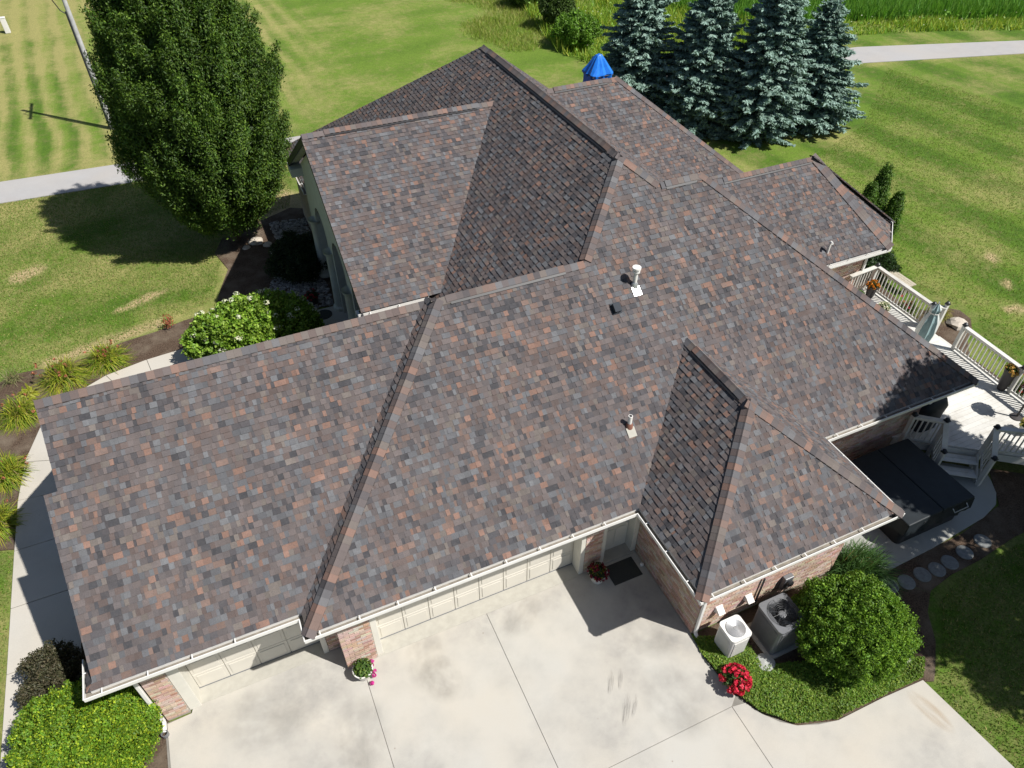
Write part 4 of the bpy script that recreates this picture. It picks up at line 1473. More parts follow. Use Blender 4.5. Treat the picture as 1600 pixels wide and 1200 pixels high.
def leafy_plant(parent, c, r, h, n, leaf, base, alt=None, name='foliage', fl=0, fcol=(.5, .05, .2), fsize=.06):
    d = sphere_pts(n)
    d[:, 2] = np.abs(d[:, 2]) * 1.0
    P = np.array(c) + d * np.array([r, r, h]) * rng.uniform(.45, 1.0, (n, 1))
    leaf_obj(name, [leaf_arrays(P, d + rng.normal(size=(n, 3)) * .4 + [0, 0, .4], leaf, leaf * .6, colors(n, base, .3, alt, .25))], M['leaf'], parent)
    if fl:
        q = sphere_pts(fl)
        q[:, 2] = np.abs(q[:, 2])
        arr = []
        for p in np.array(c) + q * np.array([r, r, h]) * 1.02:
            s_ = sphere_pts(9)
            arr.append(leaf_arrays(p + s_ * fsize * .45, s_, fsize, fsize * .7, colors(9, fcol, .3)))
        leaf_obj('blossoms', arr, M['petal'], parent)


def pot(loc, r, h, label, mat, base, fl, fcol, pr=None, ph=None, alt=None, leaf=.07, n=420, scallop=False, name='flower_pot', fsize=.06):
    t = root(name, loc, label, 'flower pot')
    m = MB()
    prof = [(r * .62, 0), (r * .70, h * .1), (r * .95, h * .75), (r * 1.08, h * .92), (r * 1.08, h), (r * .96, h), (r * .9, h * .82)]
    m.lathe(prof, loc, 24)
    m.build('pot', M[mat], t, smooth=50)
    MB().lathe([(r * .92, h * .83), (0, h * .86)], loc, 20).build('soil', M['soil'], t)
    leafy_plant(t, (loc[0], loc[1], loc[2] + h * .9), pr or r * 1.15, ph or r * 1.2, n, leaf, base, alt, fl=fl, fcol=fcol, fsize=fsize)
    return t


p1 = pot((-6.22, .28, 0), .20, .30, 'white pot of green leaves with pink trailing flowers at the brick pier', 'pot_white', (.06, .12, .02), 0, (.5, .02, .22), alt=(.12, .18, .03), n=380)
arr = []
for q in ((-6.02, .30, .26), (-6.0, .22, .12), (-6.03, .14, .10), (-6.12, .02, .06), (-5.99, .36, .30)):
    s_ = sphere_pts(14)
    arr.append(leaf_arrays(np.array(q) + s_ * .035, s_, .07, .05, colors(14, (.52, .03, .25), .2)))
leaf_obj('blossoms', arr, M['petal'], p1)
pot((-.58, .30, 0), .21, .32, 'white pot of dark red and yellow flowers beside the service door', 'pot_white', (.03, .05, .015), 26, (.20, .01, .03), alt=(.25, .22, .02), n=340)
rp = pot((.80, -3.08, -.03), .19, .28, 'pot hidden under a bright red flower mound at the driveway edge', 'terra', (.05, .10, .02), 72, (.60, .03, .065), pr=.30, ph=.24, n=520, fsize=.075)
# on the deck
for (x, y, z, r, h, lab, mt, b, fl, fc) in (
        (12.75, 5.75, .6, .17, .5, 'dark deck pot with orange and red flowers in the railing corner', 'pot_dark', (.05, .08, .02), 34, (.62, .22, .02)),
        (12.25, 5.75, .6, .13, .3, 'small deck pot of plain green leaves against the bay wall', 'pot_dark', (.07, .15, .02), 0, (.5, .3, .05)),
        (12.05, 5.15, .6, .15, .3, 'deck pot with a rounded bright green plant at the roof edge', 'pot_dark', (.10, .20, .025), 0, (.5, .3, .05)),
        (12.4, 4.85, .6, .17, .3, 'deck pot with white and green foliage by the railing', 'pot_dark', (.10, .17, .05), 30, (.70, .70, .55)),
        (12.95, .75, .6, .17, .75, 'tall deck planter with yellow and orange flowers by the second railing', 'pot_dark', (.10, .15, .02), 34, (.62, .40, .10))):
    pot((x, y, z), r, h, lab, mt, b, fl, fc, n=260)
st = root('flower_stand', (12.35, -.25, .6), 'dark flower stand topped with purple flowers on the sunny deck', 'plant stand')
MB().lathe([(.16, 0), (.16, .03), (.03, .05), (.025, .85), (.14, .90), (.19, 1.05), (.17, 1.05)], (12.35, -.25, .6), 16).build('stand', M['pot_dark'], st, smooth=40)
leafy_plant(st, (12.35, -.25, 1.62), .26, .24, 260, .07, (.03, .05, .02), fl=55, fcol=(.22, .01, .13), fsize=.075)
pot((12.0, -.75, .6), .18, .3, 'low deck pot spilling pale yellow flowers behind the stair railing', 'pot_white', (.12, .17, .03), 40, (.70, .62, .25), n=240)
# red leaved plant near the walk
rl = root('red_shrub', (-8.87, 14.45, -.04), 'tiny red leaved shrub standing at the edge of the mulch and lawn', 'shrub')
MB().tube([(-8.87, 14.45, -.05), (-8.87, 14.45, .3)], .012, 5).build('stem', M['bark'], rl)
leafy_plant(rl, (-8.87, 14.45, .1), .22, .5, 150, .07, (.26, .06, .03), (.35, .12, .06))
# shaded entry pots
pot((-4.2, 13.9, -.03), .20, .35, 'shaded entry pot of red flowers between the arches', 'pot_dark', (.03, .05, .015), 20, (.35, .02, .03), n=200)

# --- ground cover, weeds, crop, turf
def in_poly(x, y, poly):
    r = np.zeros(len(x), bool)
    n = len(poly)
    for i in range(n):
        (x0, y0), (x1, y1) = poly[i], poly[(i + 1) % n]
        c = ((y0 > y) != (y1 > y)) & (x < (x1 - x0) * (y - y0) / ((y1 - y0) or 1e-9) + x0)
        r ^= c
    return r


def scatter_in(poly, n):
    p = np.array(poly)
    x = rng.uniform(p[:, 0].min(), p[:, 0].max(), n); y = rng.uniform(p[:, 1].min(), p[:, 1].max(), n)
    k = in_poly(x, y, poly)
    return x[k], y[k]


gc_poly = [(.68, -1.95)] + [(p[0] - .01, p[1] + .03) for p in bed_curve] + [(4.9, -4.3), (4.2, -3.9), (1.6, -3.0), (1.7, -2.3), (.72, -1.9)]
x, y = scatter_in(gc_poly, 52000)
n = len(x)
hh = .04 + .13 * vnoise(x, y, .28, 21) * rng.uniform(.4, 1, n)
P = np.stack([x, y, hh - .02], 1)
N = np.stack([rng.normal(size=n) * .45, rng.normal(size=n) * .45, np.ones(n)], 1)
kk = vnoise(x, y, .5, 22)
c = colors(n, (.115, .21, .022), .3, (.21, .29, .04), .3) * (.75 + .5 * kk[:, None])
s_ = rng.uniform(.04, .065, n)
tag(leaf_obj('ground_cover', [leaf_arrays(P, N, s_, s_ * .7, c)], M['leaf']), kind='stuff')


def blades(name, x, y, z0, h, w, base, alt, share, lean=.35, var=.3, mat='grass_blade'):
    n = len(x)
    a = rng.uniform(0, 6.28, n)
    ln = rng.normal(size=(n, 2)) * lean
    h = h * rng.uniform(.6, 1.15, n)
    w = np.broadcast_to(np.asarray(w, float), (n,))
    sx, sy = np.cos(a) * w, np.sin(a) * w
    V = np.stack([np.stack([x - sx, y - sy, np.full(n, z0)], 1), np.stack([x + sx, y + sy, np.full(n, z0)], 1), np.stack([x + ln[:, 0] * h, y + ln[:, 1] * h, z0 + h], 1)], 1).reshape(-1, 3)
    F = np.arange(3 * n).reshape(n, 3)
    return V, F, np.repeat(colors(n, base, var, alt, share), 3, 0)


def stuff_blades(name, arrs):
    tag(leaf_obj(name, arrs, M['grass_blade']), kind='stuff')


weed_poly = [(16.4, 60), (16.9, 43), (15.6, 37), (14.9, 33), (15.6, 30.6), (18.5, 29.6), (24, 29.3), (30, 28.6), (34.5, 27.9), (40, 26.2), (47, 23.3), (56, 19.8), (56, 22.2), (47, 25.6), (40, 28.6), (35, 30.3), (31, 31), (27, 34), (25, 39), (24, 60)]
x, y = scatter_in(weed_poly, 130000)
d = vnoise(x, y, 1.6, 31)
k = rng.random(len(x)) < .45 + .75 * d
x, y, d = x[k], y[k], d[k]
tall = np.where(x < 29, 1.0, .55)
stuff_blades('weeds', [blades('w', x, y, -.06, (.35 + .75 * d) * tall, .035, (.20, .33, .035), (.38, .43, .06), .33, .4)])
x, y = scatter_in(weed_poly, 5000)
P = np.stack([x, y, rng.uniform(.3, .9, len(x)) * np.where(x < 29, 1, .6)], 1)
arr = []
k = rng.random(len(x)) < .5
arr.append(leaf_arrays(P[k], rng.normal(size=(k.sum(), 3)) + [0, 0, 1.2], .22, .13, colors(k.sum(), (.17, .31, .04), .35)))
k2 = (~k) & (rng.random(len(x)) < .45)
arr.append(leaf_arrays(P[k2] + [0, 0, .15], rng.normal(size=(k2.sum(), 3)) * .4 + [0, 0, 1], .11, .10, colors(k2.sum(), (.55, .56, .46), .2)))
tag(leaf_obj('weed_leaves', arr, M['leaf']), kind='stuff')
crop_poly = [(24.3, 62), (25.3, 39), (27.2, 34.3), (31, 31.2), (35, 30.5), (40, 28.8), (47, 25.8), (56, 22.4), (66, 30), (60, 62)]
x, y = scatter_in(crop_poly, 150000)
row = np.round(x / .76) * .76
x = row + rng.normal(size=len(x)) * .20
stuff_blades('crop_field', [blades('c', x, y, -.06, 1.05, .045, (.105, .25, .03), (.17, .33, .045), .35, .32)])
# rough unmown grass beside the weeds and thin turf over the nearer lawns
rough_poly = [(9, 46), (10, 37), (10.5, 32), (12.5, 30), (15.7, 30.3), (15.0, 33), (15.7, 37), (17, 43), (16.5, 47)]
x, y = scatter_in(rough_poly, 26000)
k = vnoise(x, y, 2.2, 44) + (x - 13) * .12 > .55 + .2 * rng.random(len(x))
x, y = x[k], y[k]
stuff_blades('rough_grass', [blades('r', x, y, -.06, .16 + .2 * vnoise(x, y, 1.2, 41), .014, (.20, .28, .03), (.36, .34, .11), .3, .5)])
keep_out = [outer + inner[::-1], road_far + road_near]
turf = []
for poly, n in (([(-18, 14), (-12.4, 14.0), (-9.2, 14.8), (-7.3, 15.6), (-6.8, 18), (-5.5, 20.6), (-3.6, 21), (-2.5, 25.6), (-18, 26.4)], 110000),
                ([(-15, -1), (-13.3, -1), (-13.2, 6.8), (-14.2, 7.4), (-14.6, 9), (-16, 9)], 16000),
                ([(14.6, 8), (16.4, 4.2), (15, 2.6), (14.6, -1), (20, -3), (34, 12), (31, 23), (24, 17.5), (17, 15), (13.5, 11.5)], 150000),
                ([(4.62, -4.9), (5.7, -4.1), (6.4, -3.4), (7.5, -3.1), (11, -3.0), (12, -6), (6, -9), (5, -8)], 30000)):
    x, y = scatter_in(poly, n)
    d = vnoise(x, y, 2.1, 2)
    turf.append(blades('t', x, y, -.062, .055, .012, (.12, .21, .024), (.31, .27, .10), .25 + .0 * 1, .55, .35))
stuff_blades('turf', turf)

# ------------------------------------------------------------------ stones and gravel
def rock(m, c, r, col, flat=.6, n=7):
    rr = [(.55, -.2), (1, .15), (.85, .6), (.4, .9)]
    ph = R.uniform(0, 6.28)
    vs, fs = [], []
    for f, z in rr:
        for k in range(n):
            a = ph + 6.283 * k / n
            q = r * f * R.uniform(.8, 1.15)
            vs.append((c[0] + q * math.cos(a), c[1] + q * math.sin(a), c[2] + z * r * flat))
    vs.append((c[0], c[1], c[2] + r * flat * .95))
    for i in range(3):
        for k in range(n):
            fs.append((i * n + k, i * n + (k + 1) % n, (i + 1) * n + (k + 1) % n, (i + 1) * n + k))
    fs += [(3 * n + k, 3 * n + (k + 1) % n, 4 * n) for k in range(n)]
    return m.add(vs, fs, col)


gm = MB()
x, y = scatter_in([(-5.9, 13.9), (-3.6, 13.5), (-3.2, 19.8), (-4.6, 20.0), (-4.6, 17), (-5.6, 15.2)], 5200)
for a, b in zip(x, y):
    k = R.uniform(.12, .42)
    rock(gm, (a, b, -.03), R.uniform(.03, .08), (k, k * .95, k * .88), .7, 5)
tag(gm.build('gravel', M['stone']), kind='stuff')
SG = 'pale rocks edging the tree bed'
for i, (x, y, r, lab) in enumerate(((-5.35, 18.75, .30, 'largest pale edging rock in the sun under the big tree'), (-4.95, 18.35, .20, 'pale edging rock in the sun next to the largest one'),
                                    (-4.8, 17.7, .22, 'pale edging rock at the end of the sunlit row under the tree'), (-5.75, 18.5, .16, 'smallest pale edging rock by the mulch under the tree'))):
    o = rock(MB(), (x, y, -.04), r, (.46, .41, .34), .55, 9).build('rock', M['stone'])
    tag(o, lab, 'rock', SG)
tag(rock(MB(), (15.15, 3.95, -.05), .34, (.45, .40, .34), .7, 10).build('boulder', M['stone']), 'tan boulder in the garden bed past the deck', 'rock')
for x, y, r, lab in ((4.55, -4.18, .20, 'white rock beside the round bush, the one nearer the lawn'), (4.02, -4.36, .15, 'small white rock half hidden under the round bush')):
    tag(rock(MB(), (x, y, -.03), r, (.55, .52, .46), .5, 9).build('rock', M['stone']), lab, 'rock')
steps = [(5.62, -2.63), (6.05, -2.72), (6.55, -2.72), (6.98, -2.76), (7.42, -2.74), (7.98, -2.68), (8.66, -2.62)]
names = ['first stepping stone beside the fountain grass', 'second stepping stone from the fountain grass', 'third stepping stone from the fountain grass', 'middle stepping stone in the row along the patio',
         'third stepping stone from the deck stairs end', 'second stepping stone from the deck stairs end', 'last stepping stone toward the deck stairs']
for (x, y), lab in zip(steps, names):
    m = MB().lathe([(.20, -.05), (.205, -.005), (.19, .012), (.15, .015), (0, .016)], (x, y, -.02), 22, tuple(k * (.19 + .012 * (len(lab) % 4)) for k in (.96, 1, .97)))
    tag(m.build('stepping_stone', M['stone'], smooth=40), lab, 'stepping stone', 'round stepping stones along the patio')
for x, y, lab in ((1.72, -2.98, 'round paver in the ground cover behind the red flowers'), (1.42, -3.66, 'round paver in the ground cover nearest the driveway')):
    tag(MB().lathe([(.21, -.05), (.21, .06), (.19, .075), (0, .078)], (x, y, -.02), 22, (.34, .35, .33)).build('round_paver', M['stone'], smooth=40), lab, 'paver')

# ------------------------------------------------------------------ air conditioners
def rbox(m, x0, x1, y0, y1, z0, z1, r, n=5, hole=0):
    poly = []
    for cx, cy, a0 in ((x1 - r, y1 - r, 0), (x0 + r, y1 - r, 90), (x0 + r, y0 + r, 180), (x1 - r, y0 + r, 270)):
        for i in range(n + 1):
            a = math.radians(a0 + 90 * i / n)
            poly.append((cx + r * math.cos(a), cy + r * math.sin(a)))
    if not hole:
        return m.prism(poly, z0, z1)
    k = len(poly)
    cx, cy = (x0 + x1) / 2, (y0 + y1) / 2
    ring = []
    for x, y in poly:
        d = math.hypot(x - cx, y - cy)
        ring.append((cx + (x - cx) / d * hole, cy + (y - cy) / d * hole))
    vs = [(x, y, z0) for x, y in poly] + [(x, y, z1) for x, y in poly] + [(x, y, z1) for x, y in ring] + [(x, y, z0) for x, y in ring]
    fs = []
    for i in range(k):
        j = (i + 1) % k
        fs += [(i, j, k + j, k + i), (k + i, k + j, 2 * k + j, 2 * k + i), (2 * k + i, 2 * k + j, 3 * k + j, 3 * k + i), (3 * k + i, 3 * k + j, j, i)]
    return m.add(vs, fs)


def ac_unit(x0, x1, y0, y1, h, label, body, top, fan_r, hub, big):
    cx, cy = (x0 + x1) / 2, (y0 + y1) / 2
    t = root('air_conditioner', (cx, cy, 0), label, 'air conditioner')
    MB().box(x0 - .06, x1 + .06, y0 - .06, y1 + .06, -.05, .03).build('pad', M['apron'], t, bevel=.01)
    b = rbox(MB(), x0 + .012, x1 - .012, y0 + .012, y1 - .012, .03, h - .05, .07, 5, fan_r * 1.04 + .01).build('cabinet', body, t, smooth=35)
    m = MB()
    k = int((y1 - y0) / .028)
    for i in range(k):
        y = y0 + .09 + (y1 - y0 - .18) * i / (k - 1)
        m.box(x0 - .002, x0 + .011, y - .006, y + .006, .1, h - .12).box(x1 - .011, x1 + .002, y - .006, y + .006, .1, h - .12)
    k = int((x1 - x0) / .028)
    for i in range(k):
        x = x0 + .09 + (x1 - x0 - .18) * i / (k - 1)
        m.box(x - .006, x + .006, y0 - .002, y0 + .011, .1, h - .12)
    m.build('louvre', body, b)
    rbox(MB(), x0, x1, y0, y1, h - .055, h, .085, 6, fan_r).build('top_panel', top, t, smooth=35)
    MB().lathe([(fan_r - .002, h), (fan_r - .01, h - .25), (0, h - .26)], (cx, cy, 0), 28).build('fan_well', M['black'], t, smooth=40)
    f = MB().lathe([(hub, h - .12), (hub, h - .05), (hub * .7, h - .04), (0, h - .04)], (cx, cy, 0), 18).build('fan_hub', M['grey_metal'], t, smooth=40)
    nb = 3 if big else 4
    for i in range(nb):
        a = 6.283 * i / nb + 2.35
        vs = []
        for rr, sp in ((hub * .9, .25), (fan_r * .55, .42), (fan_r * .93, .50)):
            for s_, z in ((-sp, h - .14), (sp, h - .065)):
                vs.append((cx + rr * math.cos(a + s_), cy + rr * math.sin(a + s_), z))
        MB().add(vs, [(0, 1, 3, 2), (2, 3, 5, 4)]).build('fan_blade', M['dark_metal'] if big else M['galv'], t)
    gr = MB()
    rings = 15 if not big else 7
    for i in range(1, rings + 1):
        rr = hub * .8 + (fan_r - hub * .8) * i / rings
        gr.tube([(cx + rr * math.cos(6.283 * k / 28), cy + rr * math.sin(6.283 * k / 28), h + .012) for k in range(29)], .0035 if big else .0075, 5, False)
    for i in range(12):
        a = 6.283 * i / 12
        gr.tube([(cx + hub * .6 * math.cos(a), cy + hub * .6 * math.sin(a), h + .012), (cx + fan_r * math.cos(a), cy + fan_r * math.sin(a), h + .010)], .004 if big else .006, 5, False)
    if not big:
        gr.lathe([(.055, h + .01), (.055, h + .022), (0, h + .024)], (cx, cy, 0), 16)
    gr.build('fan_guard', M['dark_metal'] if big else M['galv'], t)
    return t


ac_unit(.98, 1.50, -2.60, -2.07, .76, 'small off white air conditioner at the brick corner', M['white'], M['white'], .205, .05, False)
ac_unit(1.90, 2.64, -2.92, -2.14, .97, 'large dark grey air conditioner with an open black fan', M['grey_metal'], M['grey_metal'], .33, .085, True)

# ------------------------------------------------------------------ door mat, ball
m = MB().box(-.28, .48, -.02, .52, .0, .014)
for i in range(9):
    m.box(-.24, .44, .02 + i * .052, .045 + i * .052, .014, .02)
tag(m.build('door_mat', M['mat_rubber'], bevel=.004), 'dark rubber door mat before the shaded service door', 'door mat')
bl = MB().lathe([(0, 0), (.035, .012), (.055, .05), (.045, .085), (.02, .105), (0, .11)], (.58, .20, 0), 14).build('garden_ball', M['pot_white'], smooth=60)
tag(bl, 'small pale ball on the concrete beside the door mat', 'ball')
m = MB().lathe([(.27, .10), (.27, .118), (0, .12)], (-4.05, 12.95, 0), 24)
tag(m.build('round_mat', M['mat_rubber']), 'dark oval mat on the shaded entry walk', 'mat')

# ------------------------------------------------------------------ hot tub under its cover
sp = root('hot_tub', (7.65, -.9, 0), 'square hot tub under a black folding cover on the patio', 'hot tub')
x0, x1, y0, y1 = 6.50, 8.66, -1.93, .22
rbox(MB(), x0 + .08, x1 - .08, y0 + .08, y1 - .08, 0, .80, .12).build('cabinet', M['black'], sp, smooth=35)
for a, b in ((x0, (x0 + x1) / 2 - .008), ((x0 + x1) / 2 + .008, x1)):
    m = MB()
    zi, zo = .97, .92
    za, zb = (zo, zi) if a == x0 else (zi, zo)
    m.add([(a, y0, .82), (b, y0, .82), (b, y1, .82), (a, y1, .82), (a, y0, za), (b, y0, zb), (b, y1, zb), (a, y1, za)],
          [(3, 2, 1, 0), (4, 5, 6, 7), (0, 1, 5, 4), (1, 2, 6, 5), (2, 3, 7, 6), (3, 0, 4, 7)])
    cv = m.build('cover_half', M['cover'], sp, bevel=.03)
    s_ = MB()
    s_.beam(((a + b) / 2, y0 - .012, .82), ((a + b) / 2, y0 - .012, .60), .04, .012, up=(0, 1, 0))
    s_.build('strap', M['black'], cv)
sk = MB()
n = 26
for (ax, ay), (bx, by) in (((x0, y0), (x1, y0)), ((x0, y1), (x0, y0)), ((x1, y0), (x1, y1))):
    vs = []
    d = Vector((bx - ax, by - ay)).normalized(); nn = Vector((d.y, -d.x))
    for i in range(n + 1):
        f = i / n
        wv = .012 * math.sin(i * 1.9) + R.uniform(-.006, .006)
        fl = .02 + .035 * math.sin(i * .55) ** 2
        vs += [(ax + (bx - ax) * f + nn.x * .004, ay + (by - ay) * f + nn.y * .004, .86), (ax + (bx - ax) * f + nn.x * (fl + wv), ay + (by - ay) * f + nn.y * (fl + wv), .50 + .04 * math.sin(i * .8))]
    sk.add(vs, [(2 * i, 2 * i + 2, 2 * i + 3, 2 * i + 1) for i in range(n)])
sk.build('cover_skirt', M['cover'], sp, smooth=60)
MB().tube([(x1 - .3, y0 - .02, .86), (x1 - .3, y0 - .10, .8), (x1 - .75, y0 - .10, .8), (x1 - .75, y0 - .02, .86)], .014, 8).build('cover_lifter', M['galv'], sp)

# ------------------------------------------------------------------ deck
DECK = root('deck', (11.5, 2, 0), 'white painted wooden deck with railings and stairs on the garden side', 'deck')
DZ = .60
areas = [[(9.48, .62), (13.16, .62), (13.2, 6.2), (9.48, 6.2)], [(8.62, .61), (11.9, -1.82), (13.05, -1.82), (13.16, .61)]]
y = -1.9
while y < 6.2:
    for q in areas:
        pp = clip_to([(8, y), (14, y), (14, y + .137), (8, y + .137)], q)
        if pp:
            MB().prism(pp, DZ - .035, DZ + R.uniform(-.002, .002)).build('plank', M['deck'], DECK)
    y += .143
sk = MB()
for a, b in (((8.66, .58), (11.9, -1.82)), ((11.9, -1.82), (13.05, -1.82)), ((13.05, -1.82), (13.16, .62)), ((13.16, .62), (13.2, 6.2))):
    sk.beam((a[0], a[1], DZ - .17), (b[0], b[1], DZ - .17), .04, .24)
sk.build('rim_joist', M['deck'], DECK)


def post(x, y, z0, z1):
    p = MB().box(x - .05, x + .05, y - .05, y + .05, z0, z1).build('post', M['deck'], DECK, bevel=.006)
    MB().box(x - .065, x + .065, y - .065, y + .065, z1, z1 + .03).lathe([(.055, .03), (.06, .07), (.03, .10), (0, .105)], (x, y, z1), 12).build('post_cap', M['dark_metal'], p, smooth=40)


def railing(a, b, z0a, z0b, h=.90, sp_=.125):
    A, B = Vector((*a, z0a)), Vector((*b, z0b))
    L = (B - A).length
    up = Vector((0, 0, 1))
    m = MB()
    m.beam(A + up * h, B + up * h, .14, .035)
    m.beam(A + up * (h - .06), B + up * (h - .06), .035, .08)
    rl_ = m.build('railing', M['deck'], DECK, bevel=.004)
    MB().beam(A + up * .09, B + up * .09, .035, .07).build('bottom_rail', M['deck'], rl_)
    n = int(L / sp_)
    for i in range(1, n):
        p = A.lerp(B, i / n)
        MB().box(p.x - .015, p.x + .015, p.y - .015, p.y + .015, p.z + .10, p.z + h - .08).build('baluster', M['deck'], rl_)


railing((11.9, 6.05), (13.13, 6.14), DZ, DZ)
railing((13.13, 6.14), (13.11, 3.78), DZ, DZ)
railing((13.11, 3.78), (13.5, 3.62), DZ, DZ - .1)
railing((13.12, 2.62), (13.02, .55), DZ, DZ)
railing((13.02, .55), (12.98, -1.78), DZ, DZ)
for x, y in ((13.13, 6.14), (13.11, 3.78), (13.5, 3.62), (13.12, 2.62), (13.02, .55), (12.98, -1.78)):
    post(x, y, DZ - .3, DZ + .93)
e = Vector((.80, -.60)).normalized(); o_ = Vector((-e.y, e.x)) * -1       # along the slanted edge, and outward
sA, sB = Vector((9.40, -.08)), Vector((10.38, -.78))
o_ = Vector((-.60, -.80))
railing((8.80, .42), tuple(sA), DZ, DZ)
railing(tuple(sB), (11.85, -1.72), DZ, DZ)
railing((11.9, -1.76), (12.98, -1.78), DZ, DZ)
railing(tuple(sA), tuple(sA + o_ * .62), DZ, .12)
railing(tuple(sB), tuple(sB + o_ * .62), DZ, .12)
for p in (sA, sB, Vector((11.88, -1.74)), Vector((8.80, .42))):
    post(p.x, p.y, 0, DZ + .93)
for p in (sA + o_ * .64, sB + o_ * .64):
    post(p.x, p.y, 0, 1.02)
for i, z in ((0, .40), (1, .20)):
    for k in range(2):
        a = sA + e * .07 + o_ * (.03 + .29 * i + .145 * k)
        b = sB - e * .07 + o_ * (.03 + .29 * i + .145 * k)
        MB().obox(((a.x + b.x) / 2 + o_.x * .07, (a.y + b.y) / 2 + o_.y * .07, z), ((b.x - a.x) / 2, (b.y - a.y) / 2, 0), (o_.x * .067, o_.y * .067, 0), (0, 0, .018)).build('stair_tread', M['deck'], DECK)
for s_ in (sA + e * .07, sB - e * .07):
    MB().beam((s_.x, s_.y, .48), (s_.x + o_.x * .6, s_.y + o_.y * .6, .06), .04, .2).build('stringer', M['deck'], DECK)
# lower landing steps by the garden gap
for i in range(2):
    MB().box(13.22 + .3 * i, 13.5 + .3 * i, 2.7, 3.55, .38 - .2 * i, .41 - .2 * i).build('stair_tread', M['deck'], DECK)

# folded patio umbrella
um = root('patio_umbrella', (12.32, 3.2, DZ), 'folded teal and white patio umbrella standing on the deck', 'umbrella')
MB().lathe([(.22, 0), (.22, .05), (.05, .08), (.03, .25)], (12.32, 3.2, DZ), 18).build('base', M['pot_dark'], um, smooth=40)
MB().tube([(12.32, 3.2, DZ), (12.32, 3.2, 2.25)], .02, 8).build('pole', M['galv'], um)
m = MB()
nn = 24
rings = []
for z, r in ((.85, .20), (1.2, .23), (1.6, .19), (1.85, .11), (2.0, .13), (2.18, .03)):
    rings.append([(12.32 + r * (1 + .25 * (1 if k % 3 == 0 else -.4)) * math.cos(6.283 * k / nn), 3.2 + r * (1 + .25 * (1 if k % 3 == 0 else -.4)) * math.sin(6.283 * k / nn), z) for k in range(nn)])
for i in range(len(rings) - 1):
    for k in range(nn):
        k2 = (k + 1) % nn
        c = (.60, .63, .61) if (k // 3) % 3 == 0 else (.22, .31, .32)
        m.add([rings[i][k], rings[i][k2], rings[i + 1][k2], rings[i + 1][k]], [(0, 1, 2, 3)], c)
m.build('canopy', M['teal'], um)
MB().lathe([(.14, -.02), (.145, 0), (.14, .02)], (12.32, 3.2, 1.88), 16).build('tie_band', M['white'], um)

# covered grill
gr = root('covered_grill', (9.75, .95, DZ), 'grill under a dark rounded cover beside the house wall', 'grill')
m = MB()
rs = []
for z, sx, sy in ((0, .40, .30), (.5, .42, .31), (.8, .44, .33), (.98, .36, .26), (1.05, .18, .13)):
    rs.append([(9.72 + sx * math.copysign(abs(math.cos(a)) ** .6, math.cos(a)) + R.uniform(-.012, .012), .75 + .35 + sy * math.copysign(abs(math.sin(a)) ** .6, math.sin(a)) - .42, DZ + z) for a in [6.283 * k / 22 for k in range(22)]])
m.add([p for r in rs for p in r], [(i * 22 + k, i * 22 + (k + 1) % 22, (i + 1) * 22 + (k + 1) % 22, (i + 1) * 22 + k) for i in range(4) for k in range(22)] + [tuple(88 + k for k in range(22))])
m.build('cover', M['cover'], gr, smooth=70)

# garden bench past the railing
bn = root('garden_bench', (14.95, 6.45, -.05), 'weathered wooden bench on the lawn beyond the deck railing', 'bench')
for i in range(3):
    MB().box(14.80 + .11 * i, 14.90 + .11 * i, 5.85, 7.05, .36, .39).build('slat', M['bench_wood'], bn)
for y in (6.0, 6.9):
    for x in (14.82, 15.06):
        MB().box(x, x + .06, y - .03, y + .03, -.06, .36).build('leg', M['bench_wood'], bn)
MB().box(14.84, 15.08, 5.95, 6.05, .30, .36).box(14.84, 15.08, 6.85, 6.95, .30, .36).build('brace', M['bench_wood'], bn)

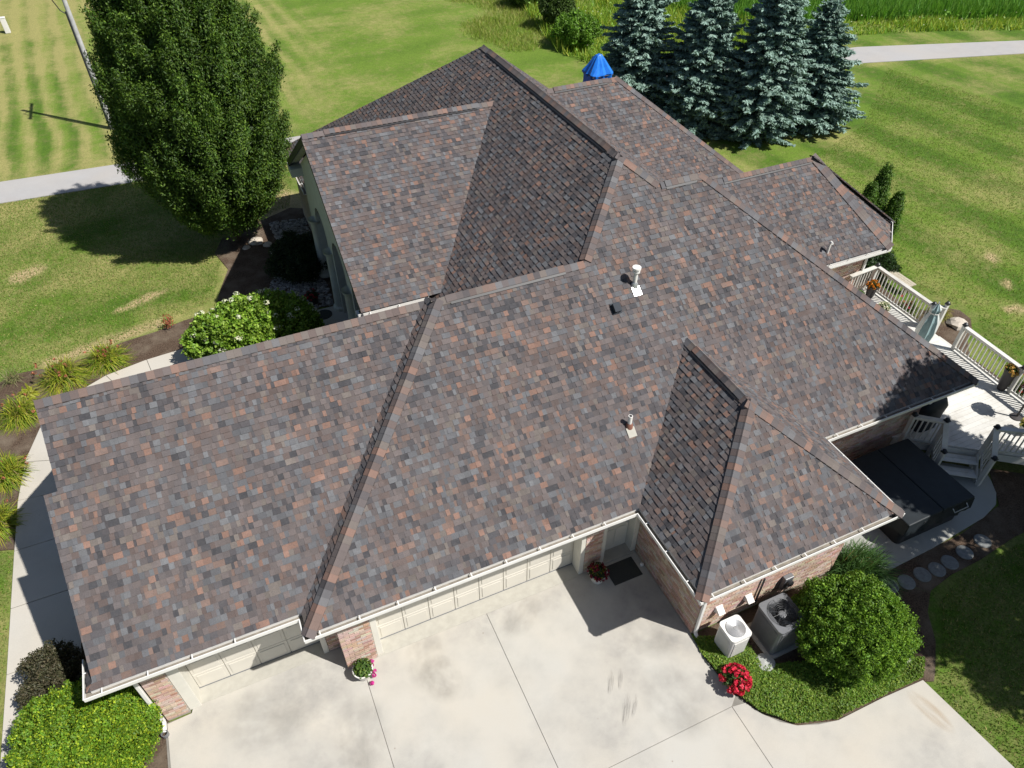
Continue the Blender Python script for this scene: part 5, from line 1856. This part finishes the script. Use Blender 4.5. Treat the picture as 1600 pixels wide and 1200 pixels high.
# ------------------------------------------------------------------ utility pole and pedestal
PX, PY = -9.95, 32.3
up_ = root('utility_pole', (PX, PY, -.06), 'grey wooden utility pole behind the big tree', 'utility pole')
MB().tube([(PX, PY, -.3), (PX, PY, 7.9)], [.125, .085], 14).build('pole', M['pole'], up_, smooth=50)
ca = MB().beam((PX + .1, PY - 1.1, 7.3), (PX + .1, PY + 1.1, 7.3), .10, .12).build('crossarm', M['pole'], up_)
for k in (-.85, 0.35, .85):
    MB().lathe([(.035, 0), (.05, .05), (.03, .09), (.045, .13), (0, .16)], (PX + .1, PY + k * 1.2, 7.36), 10).build('insulator', M['pot_white'], ca, smooth=50)
m = MB()
m.tube([(PX - .13, PY - .05, 5.2), (PX - .30, PY - .05, 5.35), (PX - .5, PY - .05, 5.9), (PX - .45, PY - .02, 6.9), (PX - .1, PY, 7.2)], .022, 6)
m.tube([(PX - .135, PY - .08, 0), (PX - .115, PY - .08, 5.3)], .03, 6)
m.build('service_cable', M['dark_metal'], up_)
pd = root('utility_pedestal', (-15.4, 50.6, -.06), 'small white utility pedestal standing alone in the lawn', 'pedestal')
MB().box(-15.58, -15.28, 50.45, 50.72, -.06, .82).build('cabinet', M['white'], pd, bevel=.03)
MB().box(-15.60, -15.26, 50.43, 50.74, .82, .88).build('lid', M['white'], pd, bevel=.03)

# ------------------------------------------------------------------ the trees to the right that shade the patio
def shade_tree(loc, h, crown_c, rx, ry, rz, label, clumps, per, col):
    t = root('shade_tree', loc, label, 'tree')
    trunk(t, (loc[0], loc[1], -.06), (crown_c[0], crown_c[1], crown_c[2] + rz * .5), .2, .05, 9, rx * .7)
    d = sphere_pts(clumps)
    c = np.array(crown_c) + d * np.array([rx, ry, rz]) * rng.uniform(.45, 1.0, (clumps, 1))
    leaf_obj('crown', [clump_crown(c, d * .7 + [0, 0, .5], .8, .36, per, .15, .11, col, None, 0, .3)], M['leaf'], t)


shade_tree((11.6, -3.7, 0), 9, (11.6, -3.4, 6.5), 1.85, 1.8, 2.8, 'leafy tree just outside the view that shades the hot tub', 300, 160, (.05, .10, .018))
shade_tree((11.2, -8.0, 0), 9, (10.9, -7.7, 6.2), 2.4, 2.1, 2.6, 'leafy tree outside the view that shades the stepping stones', 175, 150, (.05, .10, .018))
shade_tree((14.6, -6.4, 0), 8, (14.4, -6.2, 5.4), 2.3, 2.0, 2.5, 'leafy tree outside the view that shades the garden by the deck stairs', 200, 150, (.05, .10, .018))
